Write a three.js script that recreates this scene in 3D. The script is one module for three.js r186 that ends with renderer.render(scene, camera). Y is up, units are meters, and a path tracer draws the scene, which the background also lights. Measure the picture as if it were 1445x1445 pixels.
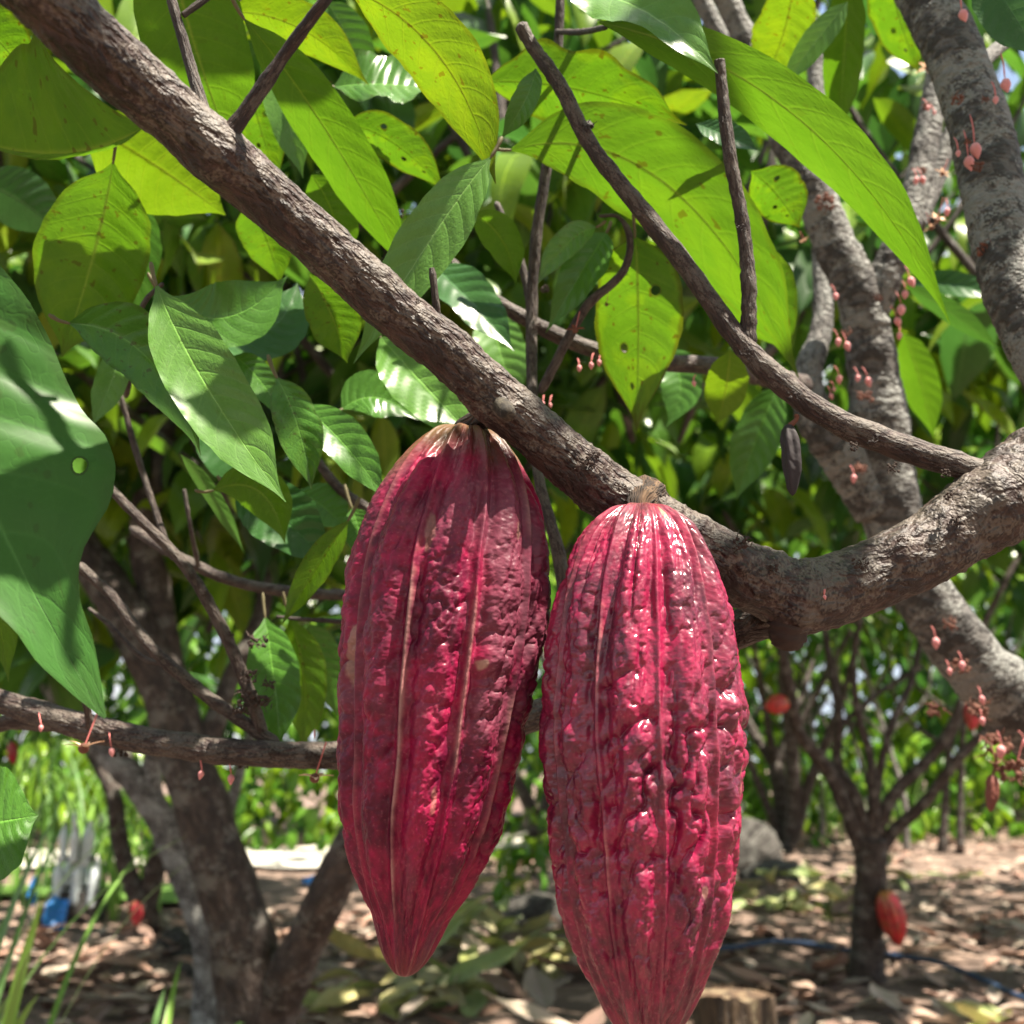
import * as THREE from 'three';
import { mergeGeometries } from 'three/addons/utils/BufferGeometryUtils.js';

// ------------------------------------------------------------------ camera, sky, sun, exposure
const scene = new THREE.Scene();
const FOV = 52, EYE = new THREE.Vector3(0, 0.62, 0), PITCH = 13.9 * Math.PI / 180;
const camera = new THREE.PerspectiveCamera(FOV, 1, 0.02, 200);
camera.position.copy(EYE);
camera.rotation.set(PITCH, 0, 0);
camera.focus = 0.40;
camera.userData.fStop = 13;
camera.updateMatrixWorld();

const SUN = new THREE.Vector3(0.36, 0.91, 0.20).normalize();
const sun = new THREE.DirectionalLight(0xfff4e2, 5);
sun.position.copy(SUN).multiplyScalar(12);
sun.castShadow = true;
sun.shadow.mapSize.set(4096, 4096);
Object.assign(sun.shadow.camera, { left: -8, right: 8, top: 8, bottom: -8, near: 0.5, far: 40 });
sun.shadow.radius = 1.4;
scene.add(sun, sun.target);

const renderer = new THREE.WebGLRenderer({ antialias: true });
renderer.toneMapping = THREE.LinearToneMapping;
renderer.toneMappingExposure = 3.9;
renderer.shadowMap.enabled = true;
renderer.outputColorSpace = THREE.SRGBColorSpace;

// ------------------------------------------------------------------ numbers: random, noise
function rngOf(seed) { let a = seed >>> 0; return () => { a |= 0; a = a + 0x6D2B79F5 | 0; let t = Math.imul(a ^ a >>> 15, 1 | a); t = t + Math.imul(t ^ t >>> 7, 61 | t) ^ t; return ((t ^ t >>> 14) >>> 0) / 4294967296; }; }
function hash3(x, y, z) { let h = Math.imul(x, 374761393) + Math.imul(y, 668265263) + Math.imul(z, 1274126177) | 0; h = Math.imul(h ^ h >>> 13, 1274126177); h ^= h >>> 16; return (h >>> 0) / 4294967296; }
const sm = (t) => t * t * (3 - 2 * t);
function noise(x, y, z = 0) {                                        // value noise 0..1
  const xi = Math.floor(x), yi = Math.floor(y), zi = Math.floor(z), u = sm(x - xi), v = sm(y - yi), w = sm(z - zi);
  const l = (a, b, t) => a + (b - a) * t;
  return l(l(l(hash3(xi, yi, zi), hash3(xi + 1, yi, zi), u), l(hash3(xi, yi + 1, zi), hash3(xi + 1, yi + 1, zi), u), v),
    l(l(hash3(xi, yi, zi + 1), hash3(xi + 1, yi, zi + 1), u), l(hash3(xi, yi + 1, zi + 1), hash3(xi + 1, yi + 1, zi + 1), u), v), w);
}
function fbm(x, y, z = 0, o = 4) { let s = 0, a = 0.5, n = 0; for (let i = 0; i < o; i++) { s += a * noise(x, y, z); n += a; a *= 0.5; x = x * 2.03 + 7.1; y = y * 2.03 + 3.7; z = z * 2.03 + 1.3; } return s / n; }
const clamp = (x, a = 0, b = 1) => Math.min(b, Math.max(a, x));
const step = (a, b, x) => sm(clamp((x - a) / (b - a)));
const mix = (a, b, t) => a + (b - a) * t;
const mix3 = (a, b, t) => [mix(a[0], b[0], t), mix(a[1], b[1], t), mix(a[2], b[2], t)];
const V = (x, y, z) => new THREE.Vector3(x, y, z);
const srgb = (c) => c <= 0.0031308 ? c * 12.92 : 1.055 * Math.pow(c, 1 / 2.4) - 0.055;

// sky: bright broken cloud over blue
{
  const w = 512, h = 256, a = new Float32Array(w * h * 4);
  for (let j = 0; j < h; j++) for (let i = 0; i < w; i++) {
    const up = ((j + 0.5) / h - 0.5) * Math.PI, az = (i + 0.5) / w * 2 * Math.PI;
    const y = Math.sin(up), x = Math.cos(up) * Math.cos(az), z = Math.cos(up) * Math.sin(az);
    const e = clamp(y), c = step(0.34, 0.58, fbm(x * 2.6 + 9, y * 3.4, z * 2.6 + 4, 5));
    const air = mix3([0.62, 0.68, 0.74], [0.24, 0.38, 0.62], Math.pow(e, 0.5));
    const col = mix3(air, [0.90, 0.90, 0.90], c * 0.9);
    a.set([...col.map((q) => q * 0.40), 1], (j * w + i) * 4);
  }
  const t = new THREE.DataTexture(a, w, h, THREE.RGBAFormat, THREE.FloatType);
  t.mapping = THREE.EquirectangularReflectionMapping; t.magFilter = t.minFilter = THREE.LinearFilter; t.needsUpdate = true;
  scene.background = t; scene.environment = t;
}

// ------------------------------------------------------------------ photo pixels to places
const N = 1445, FPX = (N / 2) / Math.tan(FOV * Math.PI / 360);
const AX = V(1, 0, 0), AU = V(0, Math.cos(PITCH), Math.sin(PITCH)), AF = V(0, Math.sin(PITCH), -Math.cos(PITCH));
function ray(px, py) { return AF.clone().addScaledVector(AX, (px - N / 2) / FPX).addScaledVector(AU, (N / 2 - py) / FPX); }
function P(px, py, d) { return EYE.clone().addScaledVector(ray(px, py), d); }
function G(px, py, y = 0) { const r = ray(px, py), t = (y - EYE.y) / r.y; return EYE.clone().addScaledVector(r, t); }
function pixelOf(p) { const q = p.clone().sub(EYE), d = q.dot(AF); return [N / 2 + q.dot(AX) / d * FPX, N / 2 - q.dot(AU) / d * FPX, d]; }

// ------------------------------------------------------------------ things and parts
const used = new Map();
function numbered(name) { const n = used.get(name) ?? 0; used.set(name, n + 1); return n ? `${name}_${String(n).padStart(3, '0')}` : name; }
function tag(o, label, category, group, kind) { if (label) o.userData.label = label; if (category) o.userData.category = category; if (group) o.userData.group = group; if (kind) o.userData.kind = kind; return o; }
function thing(name, label, category, pos = V(0, 0, 0), group) { const g = new THREE.Group(); g.name = numbered(name); g.position.copy(pos); scene.add(g); return tag(g, label, category, group); }
function part(name, geo, mat, parent, kind) {
  const m = new THREE.Mesh(geo, mat); m.name = name; m.castShadow = m.receiveShadow = true;
  if (parent === scene) m.name = numbered(name); else { const top = parent.isMesh ? parent.parent : parent; m.position.copy(top.position).negate(); if (parent.isMesh) m.position.set(0, 0, 0); }
  if (kind) m.userData.kind = kind;
  parent.add(m); return m;
}
function geoOf(pos, uv, idx, col) {
  const g = new THREE.BufferGeometry();
  g.setAttribute('position', new THREE.Float32BufferAttribute(pos, 3));
  if (uv) g.setAttribute('uv', new THREE.Float32BufferAttribute(uv, 2));
  if (col) g.setAttribute('color', new THREE.Float32BufferAttribute(col, 3));
  g.setIndex(idx); g.computeVertexNormals(); return g;
}
function gridIndex(nu, nv, out = [], off = 0, flip = false) {         // (nu+1) across, (nv+1) rows
  for (let j = 0; j < nv; j++) for (let i = 0; i < nu; i++) { const a = off + j * (nu + 1) + i, b = a + 1, c = a + nu + 1, d = c + 1; if (flip) out.push(a, c, b, b, c, d); else out.push(a, b, c, b, d, c); }
  return out;
}
function tex8(w, h, f, srgbIn = true) {
  const a = new Uint8Array(w * h * 4);
  for (let j = 0; j < h; j++) for (let i = 0; i < w; i++) {
    const c = f((i + 0.5) / w, (j + 0.5) / h), o = (j * w + i) * 4;
    for (let k = 0; k < 3; k++) a[o + k] = 255 * clamp(srgbIn ? srgb(clamp(c[k])) : c[k]);
    a[o + 3] = 255 * clamp(c[3] ?? 1);
  }
  const t = new THREE.DataTexture(a, w, h, THREE.RGBAFormat);
  t.magFilter = THREE.LinearFilter; t.minFilter = THREE.LinearMipmapLinearFilter; t.generateMipmaps = true;
  t.wrapS = t.wrapT = THREE.RepeatWrapping; if (srgbIn) t.colorSpace = THREE.SRGBColorSpace; t.needsUpdate = true; return t;
}
// seamless lookup on a torus-like wrap for tiling textures
function wrapNoise(u, v, fx, fy, seed, o = 4) { let s = 0, a = 0.5, n = 0; for (let i = 0; i < o; i++) {
  const X = u * fx, Y = v * fy, xi = Math.floor(X), yi = Math.floor(Y), p = sm(X - xi), q = sm(Y - yi), m = (k, f) => ((k % f) + f) % f;
  const c = (x, y) => hash3(m(x, fx), m(y, fy), seed + i * 17);
  s += a * mix(mix(c(xi, yi), c(xi + 1, yi), p), mix(c(xi, yi + 1), c(xi + 1, yi + 1), p), q); n += a; a *= 0.5; fx *= 2; fy *= 2; } return s / n; }

// ------------------------------------------------------------------ materials
// leaf print: pale midrib and side veins; u across, v from base to tip
const NV = 9;
const veinPhase = (s, t) => (t * 1.02 - 0.15 * Math.pow(Math.abs(s), 1.45) - 0.02 * Math.abs(s) * (s > 0 ? 1 : 0)) * NV + (s > 0 ? 0.35 : 0);
function leafVein(u, v) {
  const s = u * 2 - 1, rib = Math.exp(-Math.pow(Math.abs(s) / (0.035 * (1.25 - v)), 2));
  const ph = veinPhase(s, v), k = Math.abs(ph - Math.round(ph)), side = Math.exp(-Math.pow(k / 0.045, 2)) * (1 - 0.75 * Math.abs(s));
  const f = Math.abs(wrapNoise(u, v, 26, 60, 5, 1) - 0.5) * 2, net = Math.exp(-Math.pow(f / 0.12, 2)) * 0.18;
  return [rib, side, net];
}
function leafTex(seed, { spots = 0.5, holes = [], yellow = 0, edge = 0 } = {}) {
  return tex8(320, 640, (u, v) => {
    const s = u * 2 - 1, [rib, side, net] = leafVein(u, v);
    const n = wrapNoise(u, v, 3, 6, seed, 4), n2 = wrapNoise(u, v, 24, 48, seed + 3, 3);
    let c = mix3([0.62, 0.70, 0.55], [1.06, 1.04, 1.05], n * 0.75 + n2 * 0.25);
    c = mix3(c, [1.2, 1.06, 0.7], clamp(yellow * step(0.5, 0.72, wrapNoise(u, v, 4, 8, seed + 9, 3))));
    c = mix3(c, [1.6, 1.35, 1.8], clamp(rib * 0.75 + side * 0.27 + net * 0.5));
    const sp = wrapNoise(u, v, 14, 28, seed + 21, 3);
    c = mix3(c, [0.75, 0.32, 0.3], spots * step(0.74, 0.79, sp));
    c = mix3(c, [0.7, 0.36, 0.3], edge * step(0.86, 0.97, Math.max(Math.abs(s), v) + 0.12 * (wrapNoise(u, v, 9, 18, seed + 31, 3) - 0.5)));
    let a = 1;
    for (const [hu, hv, hr] of holes) { const r = Math.hypot((u - hu), (v - hv) * 1.9) / hr + 0.5 * (wrapNoise(u, v, 12, 24, seed + 41, 2) - 0.5); if (r < 1) a = 0; else if (r < 1.35) c = mix3(c, [0.6, 0.35, 0.3], 0.7); }
    return [c[0] * 0.58, c[1] * 0.58, c[2] * 0.58, a];
  });
}
const LT = [leafTex(11, { spots: 0.15 }), leafTex(47, { spots: 0.7, yellow: 0.45, edge: 0.35 }), leafTex(83, { spots: 0.9, yellow: 0.9, edge: 0.8, holes: [[0.3, 0.33, 0.05], [0.68, 0.62, 0.04], [0.62, 0.8, 0.028]] }),
  leafTex(131, { spots: 0.3, edge: 0.25, holes: [[0.13, 0.59, 0.024]] })];
const leafBump = tex8(320, 640, (u, v) => { const [rib, side, net] = leafVein(u, v), n = wrapNoise(u, v, 30, 60, 77, 3); const b = clamp(0.55 - rib * 0.4 - side * 0.32 - net * 0.6 + (n - 0.5) * 0.3); return [b, b, b]; }, false);
const leafThrough = tex8(320, 640, (u, v) => { const [rib, side, net] = leafVein(u, v); const b = clamp(1 - rib * 0.8 - side * 0.13 - net * 0.45); return [b, b, b]; }, false);
const leafMats = new Map();
function leafMat(kind, variant) {
  const key = kind + variant;
  if (!leafMats.has(key)) {
    const c = { young: [0.17, 0.385, 0.012], lime: [0.25, 0.43, 0.010], mature: [0.12, 0.34, 0.035], dark: [0.06, 0.20, 0.04], pale: [0.19, 0.44, 0.07], deep: [0.065, 0.22, 0.03], white: [1, 1, 1] }[kind];
    const through = { young: 0.56, lime: 0.6, mature: 0.36, dark: 0.26, pale: 0.36, deep: 0.3, white: 0.46 }[kind];
    const m = new THREE.MeshPhysicalMaterial({ color: new THREE.Color().setRGB(...c), map: LT[variant], bumpMap: leafBump, bumpScale: 0.0007, roughness: 0.95, specularIntensity: 0.12, transmission: through, transmissionMap: leafThrough, thickness: 0, clearcoat: kind === 'white' ? 0.7 : kind === 'deep' ? 0.45 : 0.8, clearcoatRoughness: kind === 'deep' ? 0.38 : 0.27, side: THREE.DoubleSide, alphaTest: variant >= 2 ? 0.5 : 0 });
    leafMats.set(key, m);
  }
  return leafMats.get(key);
}
// bark
function barkTex(seed, cols, fx, fy, patch) {
  const crack = (u, v) => { const w = (wrapNoise(u, v, 6, 6, seed + 2, 3) - 0.5) * 0.07; const n = wrapNoise(u + w + 1, v, fx, fy, seed, 4); return n; };
  const map = tex8(512, 512, (u, v) => {
    const n = crack(u, v), m = wrapNoise(u, v, 5, 5, seed + 5, 4), g = wrapNoise(u, v, 96, 96, seed + 8, 2);
    let c = mix3(cols[0], cols[1], step(0.3, 0.72, n)); c = mix3(c, cols[2], patch * step(0.5, 0.62, m * 0.6 + wrapNoise(u, v, 20, 20, seed + 12, 3) * 0.4 + (g - 0.5) * 0.3)); return c.map((x) => x * (0.75 + g * 0.5));
  });
  const bump = tex8(512, 512, (u, v) => { const n = crack(u, v), g = wrapNoise(u, v, 96, 96, seed + 8, 2), b = clamp(step(0.25, 0.7, n) * 0.75 + g * 0.25); return [b, b, b]; }, false);
  return [map, bump];
}
function barkMat(t, o = {}) { const [map, bump] = t; return new THREE.MeshPhysicalMaterial({ map, bumpMap: bump, bumpScale: 0.0022, roughness: 0.8, ...o }); }
const brownBark = barkTex(301, [[0.013, 0.006, 0.005], [0.044, 0.023, 0.018], [0.13, 0.11, 0.088]], 34, 12, 0.5);
const greyBark = barkTex(402, [[0.03, 0.027, 0.024], [0.095, 0.088, 0.08], [0.24, 0.245, 0.225]], 24, 30, 0.55);
const darkBark = barkTex(503, [[0.022, 0.015, 0.012], [0.058, 0.041, 0.033], [0.20, 0.19, 0.165]], 18, 8, 0.45);
const M = {
  brown: barkMat(brownBark, { roughness: 0.62, bumpScale: 0.0016 }), grey: barkMat(greyBark, { bumpScale: 0.0018 }), dark: barkMat(darkBark, { bumpScale: 0.004 }), pale: barkMat(greyBark, { bumpScale: 0.003, color: new THREE.Color().setRGB(2.0, 1.95, 1.95) }),
  twig: barkMat(brownBark, { roughness: 0.7, bumpScale: 0.0008 }),
  cushion: new THREE.MeshStandardMaterial({ color: new THREE.Color().setRGB(0.04, 0.026, 0.02), roughness: 0.95 }),
  wound: new THREE.MeshStandardMaterial({ color: new THREE.Color().setRGB(0.42, 0.36, 0.27), roughness: 0.9, map: greyBark[0] }),
  scar: new THREE.MeshStandardMaterial({ color: new THREE.Color().setRGB(0.62, 0.36, 0.2), roughness: 0.9, map: greyBark[0], bumpMap: greyBark[1], bumpScale: 0.002 }),
  petiole: new THREE.MeshStandardMaterial({ color: new THREE.Color().setRGB(0.10, 0.085, 0.035), roughness: 0.7 }),
  bud: new THREE.MeshPhysicalMaterial({ color: new THREE.Color().setRGB(0.68, 0.27, 0.27), roughness: 0.6, transmission: 0.2, thickness: 0 }),
  budStalk: new THREE.MeshStandardMaterial({ color: new THREE.Color().setRGB(0.5, 0.14, 0.13), roughness: 0.7 }),
  sepal: new THREE.MeshPhysicalMaterial({ color: new THREE.Color().setRGB(0.72, 0.46, 0.30), roughness: 0.9, transmission: 0.3, thickness: 0, side: THREE.DoubleSide }),
  dried: new THREE.MeshStandardMaterial({ color: new THREE.Color().setRGB(0.13, 0.05, 0.032), roughness: 0.9 }),
};

// ------------------------------------------------------------------ ground
function groundY(x, z) { const r = Math.hypot(x, z); return (fbm(x * 0.9, z * 0.9, 3, 4) - 0.5) * 0.12 + (fbm(x * 5, z * 5, 9, 3) - 0.5) * 0.035 - 0.01 + step(5, 16, -z) * 0.28 * step(-1, 3, x) + clamp((r - 20) / 60) * 0.5; }
{
  const pos = [], uv = [], rows = 260, cols = 260, idx = [];
  const warp = (q) => Math.sign(q) * (Math.abs(q) * 5 + Math.pow(Math.abs(q), 4) * 75);
  for (let j = 0; j <= rows; j++) for (let i = 0; i <= cols; i++) { const x = warp(i / cols * 2 - 1), z = -4 + warp(j / rows * 2 - 1); pos.push(x, groundY(x, z), z); uv.push(x / 1.6, -z / 1.6); }
  gridIndex(cols, rows, idx, 0, true);
  const map = tex8(1024, 1024, (u, v) => { const n = wrapNoise(u, v, 8, 8, 601, 5), g = wrapNoise(u, v, 90, 90, 602, 3), l = wrapNoise(u, v, 26, 26, 603, 2); let c = mix3([0.055, 0.036, 0.027], [0.16, 0.11, 0.085], n); c = mix3(c, [0.30, 0.21, 0.16], 0.8 * step(0.56, 0.66, l)); return c.map((x) => x * (0.6 + 0.8 * g)); });
  const bump = tex8(1024, 1024, (u, v) => { const g = wrapNoise(u, v, 90, 90, 602, 3) * 0.5 + wrapNoise(u, v, 26, 26, 603, 2) * 0.5; return [g, g, g]; }, false);
  const g = part('ground', geoOf(pos, uv, idx), new THREE.MeshStandardMaterial({ map, bumpMap: bump, bumpScale: 0.02, roughness: 0.95 }), scene);
  tag(g, 'brown soil strewn with dead leaves under the trees', 'ground', null, 'structure');
}
function ribbon(name, pts, width, y, mat, label) {                    // a strip laid on the ground
  const pos = [], uv = [], idx = [], n = pts.length, K = 8;
  const c = new THREE.CatmullRomCurve3(pts.map(([x, z]) => V(x, 0, z))), S = 60;
  for (let j = 0; j <= S; j++) { const p = c.getPoint(j / S), t = c.getTangent(j / S), s = V(-t.z, 0, t.x).normalize(); for (let i = 0; i <= K; i++) { const q = p.clone().addScaledVector(s, (i / K - 0.5) * width * (1 + 0.12 * (noise(j * 0.4, i > K / 2 ? 5 : 1) - 0.5))); pos.push(q.x, groundY(q.x, q.z) + y, q.z); uv.push(q.x, q.z); } }
  gridIndex(K, S, idx); 
  const o = part(name, geoOf(pos, uv, idx), mat, scene); tag(o, label, name, null, 'structure'); return o;
}
{
  const gravel = tex8(512, 512, (u, v) => { const g = wrapNoise(u, v, 64, 64, 611, 3), n = wrapNoise(u, v, 6, 6, 612, 3); return mix3([0.34, 0.31, 0.26], [0.62, 0.59, 0.53], g * 0.7 + n * 0.3); });
  const a = G(20, 1215), b = G(240, 1212), c = G(480, 1208), d = G(640, 1196);
  ribbon('path', [[-9, b.z - 0.3], [a.x, a.z], [b.x, b.z], [c.x, c.z], [d.x, d.z], [4, d.z - 3.5]], 1.7, 0.03, new THREE.MeshStandardMaterial({ map: gravel, roughness: 0.95 }), 'pale gravel path beyond the bottles');
  const turf = tex8(512, 512, (u, v) => { const g = wrapNoise(u, v, 120, 120, 621, 3), n = wrapNoise(u, v, 6, 6, 622, 3); return mix3([0.06, 0.14, 0.02], [0.16, 0.30, 0.05], g * 0.6 + n * 0.4); });
  const e = G(120, 1268), f = G(260, 1262);
  ribbon('lawn', [[-7, e.z - 0.2], [e.x, e.z], [f.x, f.z], [f.x + 0.25, f.z - 0.1]], 0.62, 0.035, new THREE.MeshStandardMaterial({ map: turf, roughness: 0.95 }), 'strip of short bright grass beside the pale path');
}

// ------------------------------------------------------------------ branches
// rows: [px, py, depth, width in pixels] or [Vector3, radius]
function limb(rows, { seg = 16, along = 40, rough = 0.05, lump = 0.1, uvm = 0.16, seed = 1, cap = 1, knots = [] } = {}) {
  const pts = [], rad = [];
  for (const r of rows) { if (r[0].isVector3) { pts.push(r[0]); rad.push(r[1]); } else { pts.push(P(r[0], r[1], r[2])); rad.push(r[3] * r[2] / FPX / 2); } }
  const curve = new THREE.CatmullRomCurve3(pts, false, 'centripetal'), n = along, pos = [], uv = [], idx = [];
  let up = V(0.31, 0.9, 0.27), len = 0, last = null; const k = pts.length - 1;
  const mean = rad.reduce((a, b) => a + b) / rad.length, wraps = Math.max(1, Math.round(2 * Math.PI * mean / uvm));
  for (let j = 0; j <= n; j++) {
    const t = j / n, p = curve.getPoint(t), T = curve.getTangent(t).normalize();
    if (last) len += p.distanceTo(last); last = p;
    const f = t * k, i0 = Math.min(k - 1, Math.floor(f)), r0 = mix(rad[i0], rad[i0 + 1], sm(f - i0));
    const B = V().crossVectors(T, up).normalize(), Nn = V().crossVectors(B, T).normalize(); up = Nn;
    for (let i = 0; i <= seg; i++) {
      const a = i / seg * 2 * Math.PI, d = B.clone().multiplyScalar(Math.cos(a)).addScaledVector(Nn, Math.sin(a));
      const q = p.clone().addScaledVector(d, r0), h = 1 / Math.max(r0, 0.003);
      const lowN = fbm(q.x * h * 0.55 + seed, q.y * h * 0.55, q.z * h * 0.55, 2) - 0.5;
      let r = r0 * (1 + lump * 2 * lowN);
      if (rough) r += r0 * rough * 2 * (fbm((q.x + d.x * 0.02) * h * 3.4 + seed, q.y * h * 3.4, q.z * h * 3.4, 3) - 0.5);
      for (const [kp, kr, kh] of knots) { const e = q.distanceTo(kp) / kr; if (e < 2) r += kh * Math.exp(-e * e * 2); }
      if (cap && (j === 0 || j === n)) r *= 0.55;
      const v = p.clone().addScaledVector(d, r);
      pos.push(v.x, v.y, v.z); uv.push(i / seg * wraps, len / uvm);
    }
  }
  gridIndex(seg, n, idx);
  for (const [j, s] of [[0, 1], [n, -1]]) { const p = curve.getPoint(j / n), o = pos.length / 3; pos.push(p.x, p.y, p.z); uv.push(0.5, len / uvm * (j ? 1 : 0)); for (let i = 0; i < seg; i++) { const a = j * (seg + 1) + i; if (s > 0) idx.push(o, a + 1, a); else idx.push(o, a, a + 1); } }
  const g = geoOf(pos, uv, idx);
  // weld the normals over the seam
  const nr = g.attributes.normal;
  for (let j = 0; j <= n; j++) { const a = j * (seg + 1), b = a + seg, x = nr.getX(a) + nr.getX(b), y = nr.getY(a) + nr.getY(b), z = nr.getZ(a) + nr.getZ(b), l = Math.hypot(x, y, z) || 1; nr.setXYZ(a, x / l, y / l, z / l); nr.setXYZ(b, x / l, y / l, z / l); }
  return g;
}
function mergeAll(gs) { return mergeGeometries(gs.map((g) => { const h = g.index ? g.toNonIndexed() : g; for (const k of Object.keys(h.attributes)) if (!['position', 'normal', 'uv'].includes(k)) h.deleteAttribute(k); if (!h.attributes.uv) h.setAttribute('uv', new THREE.Float32BufferAttribute(new Float32Array(h.attributes.position.count * 2), 2)); return h; })); }
// a flower cushion: a rough tuft of scales and dead stalks on the bark
function cushion(p, r, rnd, n = 14) {
  const gs = []; n = Math.round(n * 1.8);
  for (let i = 0; i < n; i++) {
    const d = V(rnd() * 2 - 1, rnd() * 2 - 1, rnd() * 1.4 - 0.5).normalize(), o = p.clone().add(V((rnd() - 0.5) * r * 1.5, (rnd() - 0.5) * r * 1.1, (rnd() - 0.5) * r));
    if (i % 2 === 0) gs.push(rod(o, o.clone().addScaledVector(d, r * (0.3 + rnd() * 0.6)), r * 0.06, r * 0.025, 5));
    else { const c = new THREE.IcosahedronGeometry(r * (0.09 + 0.14 * rnd()), 1); c.scale(1, 0.6 + rnd() * 0.8, 0.8); c.rotateZ(rnd() * 3); c.translate(o.x, o.y, o.z); gs.push(c); }
  }
  return mergeAll(gs);
}
function rod(a, b, ra, rb, seg = 6) {
  const d = b.clone().sub(a), g = new THREE.CylinderGeometry(rb, ra, d.length(), seg, 1);
  g.applyQuaternion(new THREE.Quaternion().setFromUnitVectors(V(0, 1, 0), d.clone().normalize())); const c = a.clone().add(b).multiplyScalar(0.5); g.translate(c.x, c.y, c.z); return g;
}

// ------------------------------------------------------------------ single large leaves
// base, control and tip in photo pixels on the leaf's own plane; face > 0 shows the upper side, face < 0 the underside
const OUTLINE = [[0, 0.015], [0.05, 0.2], [0.12, 0.52], [0.24, 0.83], [0.38, 0.98], [0.5, 1], [0.62, 0.95], [0.74, 0.78], [0.82, 0.55], [0.88, 0.33], [0.93, 0.15], [0.97, 0.055], [1, 0.012]];
const TAILED = [[0, 0.02], [0.1, 0.4], [0.3, 0.86], [0.48, 1], [0.6, 0.99], [0.67, 0.82], [0.73, 0.47], [0.79, 0.33], [0.87, 0.26], [0.95, 0.12], [1, 0.012]];
function leafShape(t, line = OUTLINE) { return Math.max(0.012, profAt(line, clamp(t))); }
let leafSeed = 1;
function bigLeaf(parent, [bx, by], [cx, cy], [tx, ty], w, d, face, kind = 'young', variant = 0, o = {}) {
  const { yaw = 0, fold = 0.22, droop = 0.06, wave = 0.05, wL = 1, wR = 1, curlTip = 0, lobes = 0.1, stalk = 26, twist = 0, outline = OUTLINE, quilted = 0.11 } = o, seed = leafSeed++, skew = 0.86 + 0.3 * hash3(seed, 3, 1), turn = twist + (hash3(seed, 5, 2) - 0.5) * 0.9, bumpy = quilted * (face < 0 ? 0.6 : 0.75);
  const anchor = P((bx + 2 * cx + tx) / 4, (by + 2 * cy + ty) / 4, d), toEye = EYE.clone().sub(anchor).normalize();
  const n = toEye.clone().addScaledVector(V(0, 1, 0), face).addScaledVector(V(1, 0, 0), yaw).normalize(), topN = n.clone().multiplyScalar(face >= 0 ? 1 : -1);
  const on = (x, y) => { const r = ray(x, y), k = clamp(anchor.clone().sub(EYE).dot(n) / r.dot(n), d * 0.6, d * 1.6); return EYE.clone().addScaledVector(r, k); };
  const A = on(bx, by), C = on(cx, cy), B = on(tx, ty), len = A.distanceTo(C) * 0.6 + C.distanceTo(B) * 0.6;
  const nl = 44, nw = 16, pos = [], uv = [], idx = [];
  const mid = (t) => A.clone().multiplyScalar((1 - t) ** 2).addScaledVector(C, 2 * t * (1 - t)).addScaledVector(B, t * t);
  for (let j = 0; j <= nl; j++) {
    const t = j / nl, p = mid(t), T = mid(Math.min(1, t + 0.01)).sub(mid(Math.max(0, t - 0.01))).normalize();
    const W0 = V().crossVectors(T, n).normalize(), W = W0.applyAxisAngle(T, turn * (t - 0.5)), view = p.clone().sub(EYE).normalize(), depth = p.clone().sub(EYE).dot(AF);
    const seen = Math.max(0.35, Math.sqrt(1 - W.dot(view) ** 2)), half = w / 2 * leafShape(outline === TAILED ? t : Math.pow(t, skew), outline) * depth / FPX / seen;
    for (let i = 0; i <= nw; i++) {
      const s = i / nw * 2 - 1, as = Math.abs(s), side = s > 0 ? wR : wL;
      const edgeN = 1 + lobes * (noise(t * 7 + seed * 3, s > 0 ? 4 : 9) - 0.5) * as + 0.05 * (noise(t * 22 + seed, s > 0 ? 2 : 7) - 0.5) * as;
      const q = p.clone().addScaledVector(W, s * half * side * edgeN);
      const ph = veinPhase(s, t), quilt = Math.abs(Math.sin(Math.PI * ph)) * (0.25 + as) * (1 - as * 0.6);
      const lift = fold * Math.pow(as, 1.25) * half - droop * len * 4 * (t - 0.5) ** 2 + curlTip * len * Math.max(0, t - 0.6) ** 2 + wave * half * as * as * (Math.sin(t * 13 + seed * 1.7 + (s > 0 ? 0 : 2.1)) + 1.4 * (noise(t * 5, seed + (s > 0 ? 5 : 0)) - 0.5)) + bumpy * half * quilt;
      q.addScaledVector(topN, lift);
      pos.push(q.x, q.y, q.z); uv.push(s * 0.5 + 0.5, t);
    }
  }
  gridIndex(nw, nl, idx);
  const m = part('leaf', geoOf(pos, uv, idx), leafMat(kind, variant), parent);
  if (stalk) {
    const T = mid(0.03).sub(A).normalize(), a = A.clone().addScaledVector(topN, -droop * len), L = stalk * d / FPX, q1 = a.clone().addScaledVector(T, -L * 0.5).add(V(0, L * 0.12, 0)), q2 = a.clone().addScaledVector(T, -L).add(V(0, L * 0.4, 0));
    part('petiole', limb([[a.clone().addScaledVector(T, L * 0.1), 0.0008], [q1, 0.0009], [q2, 0.0012]], { seg: 6, along: 6, rough: 0, lump: 0.1 }), M.petiole, m);
  }
  return m;
}

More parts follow.
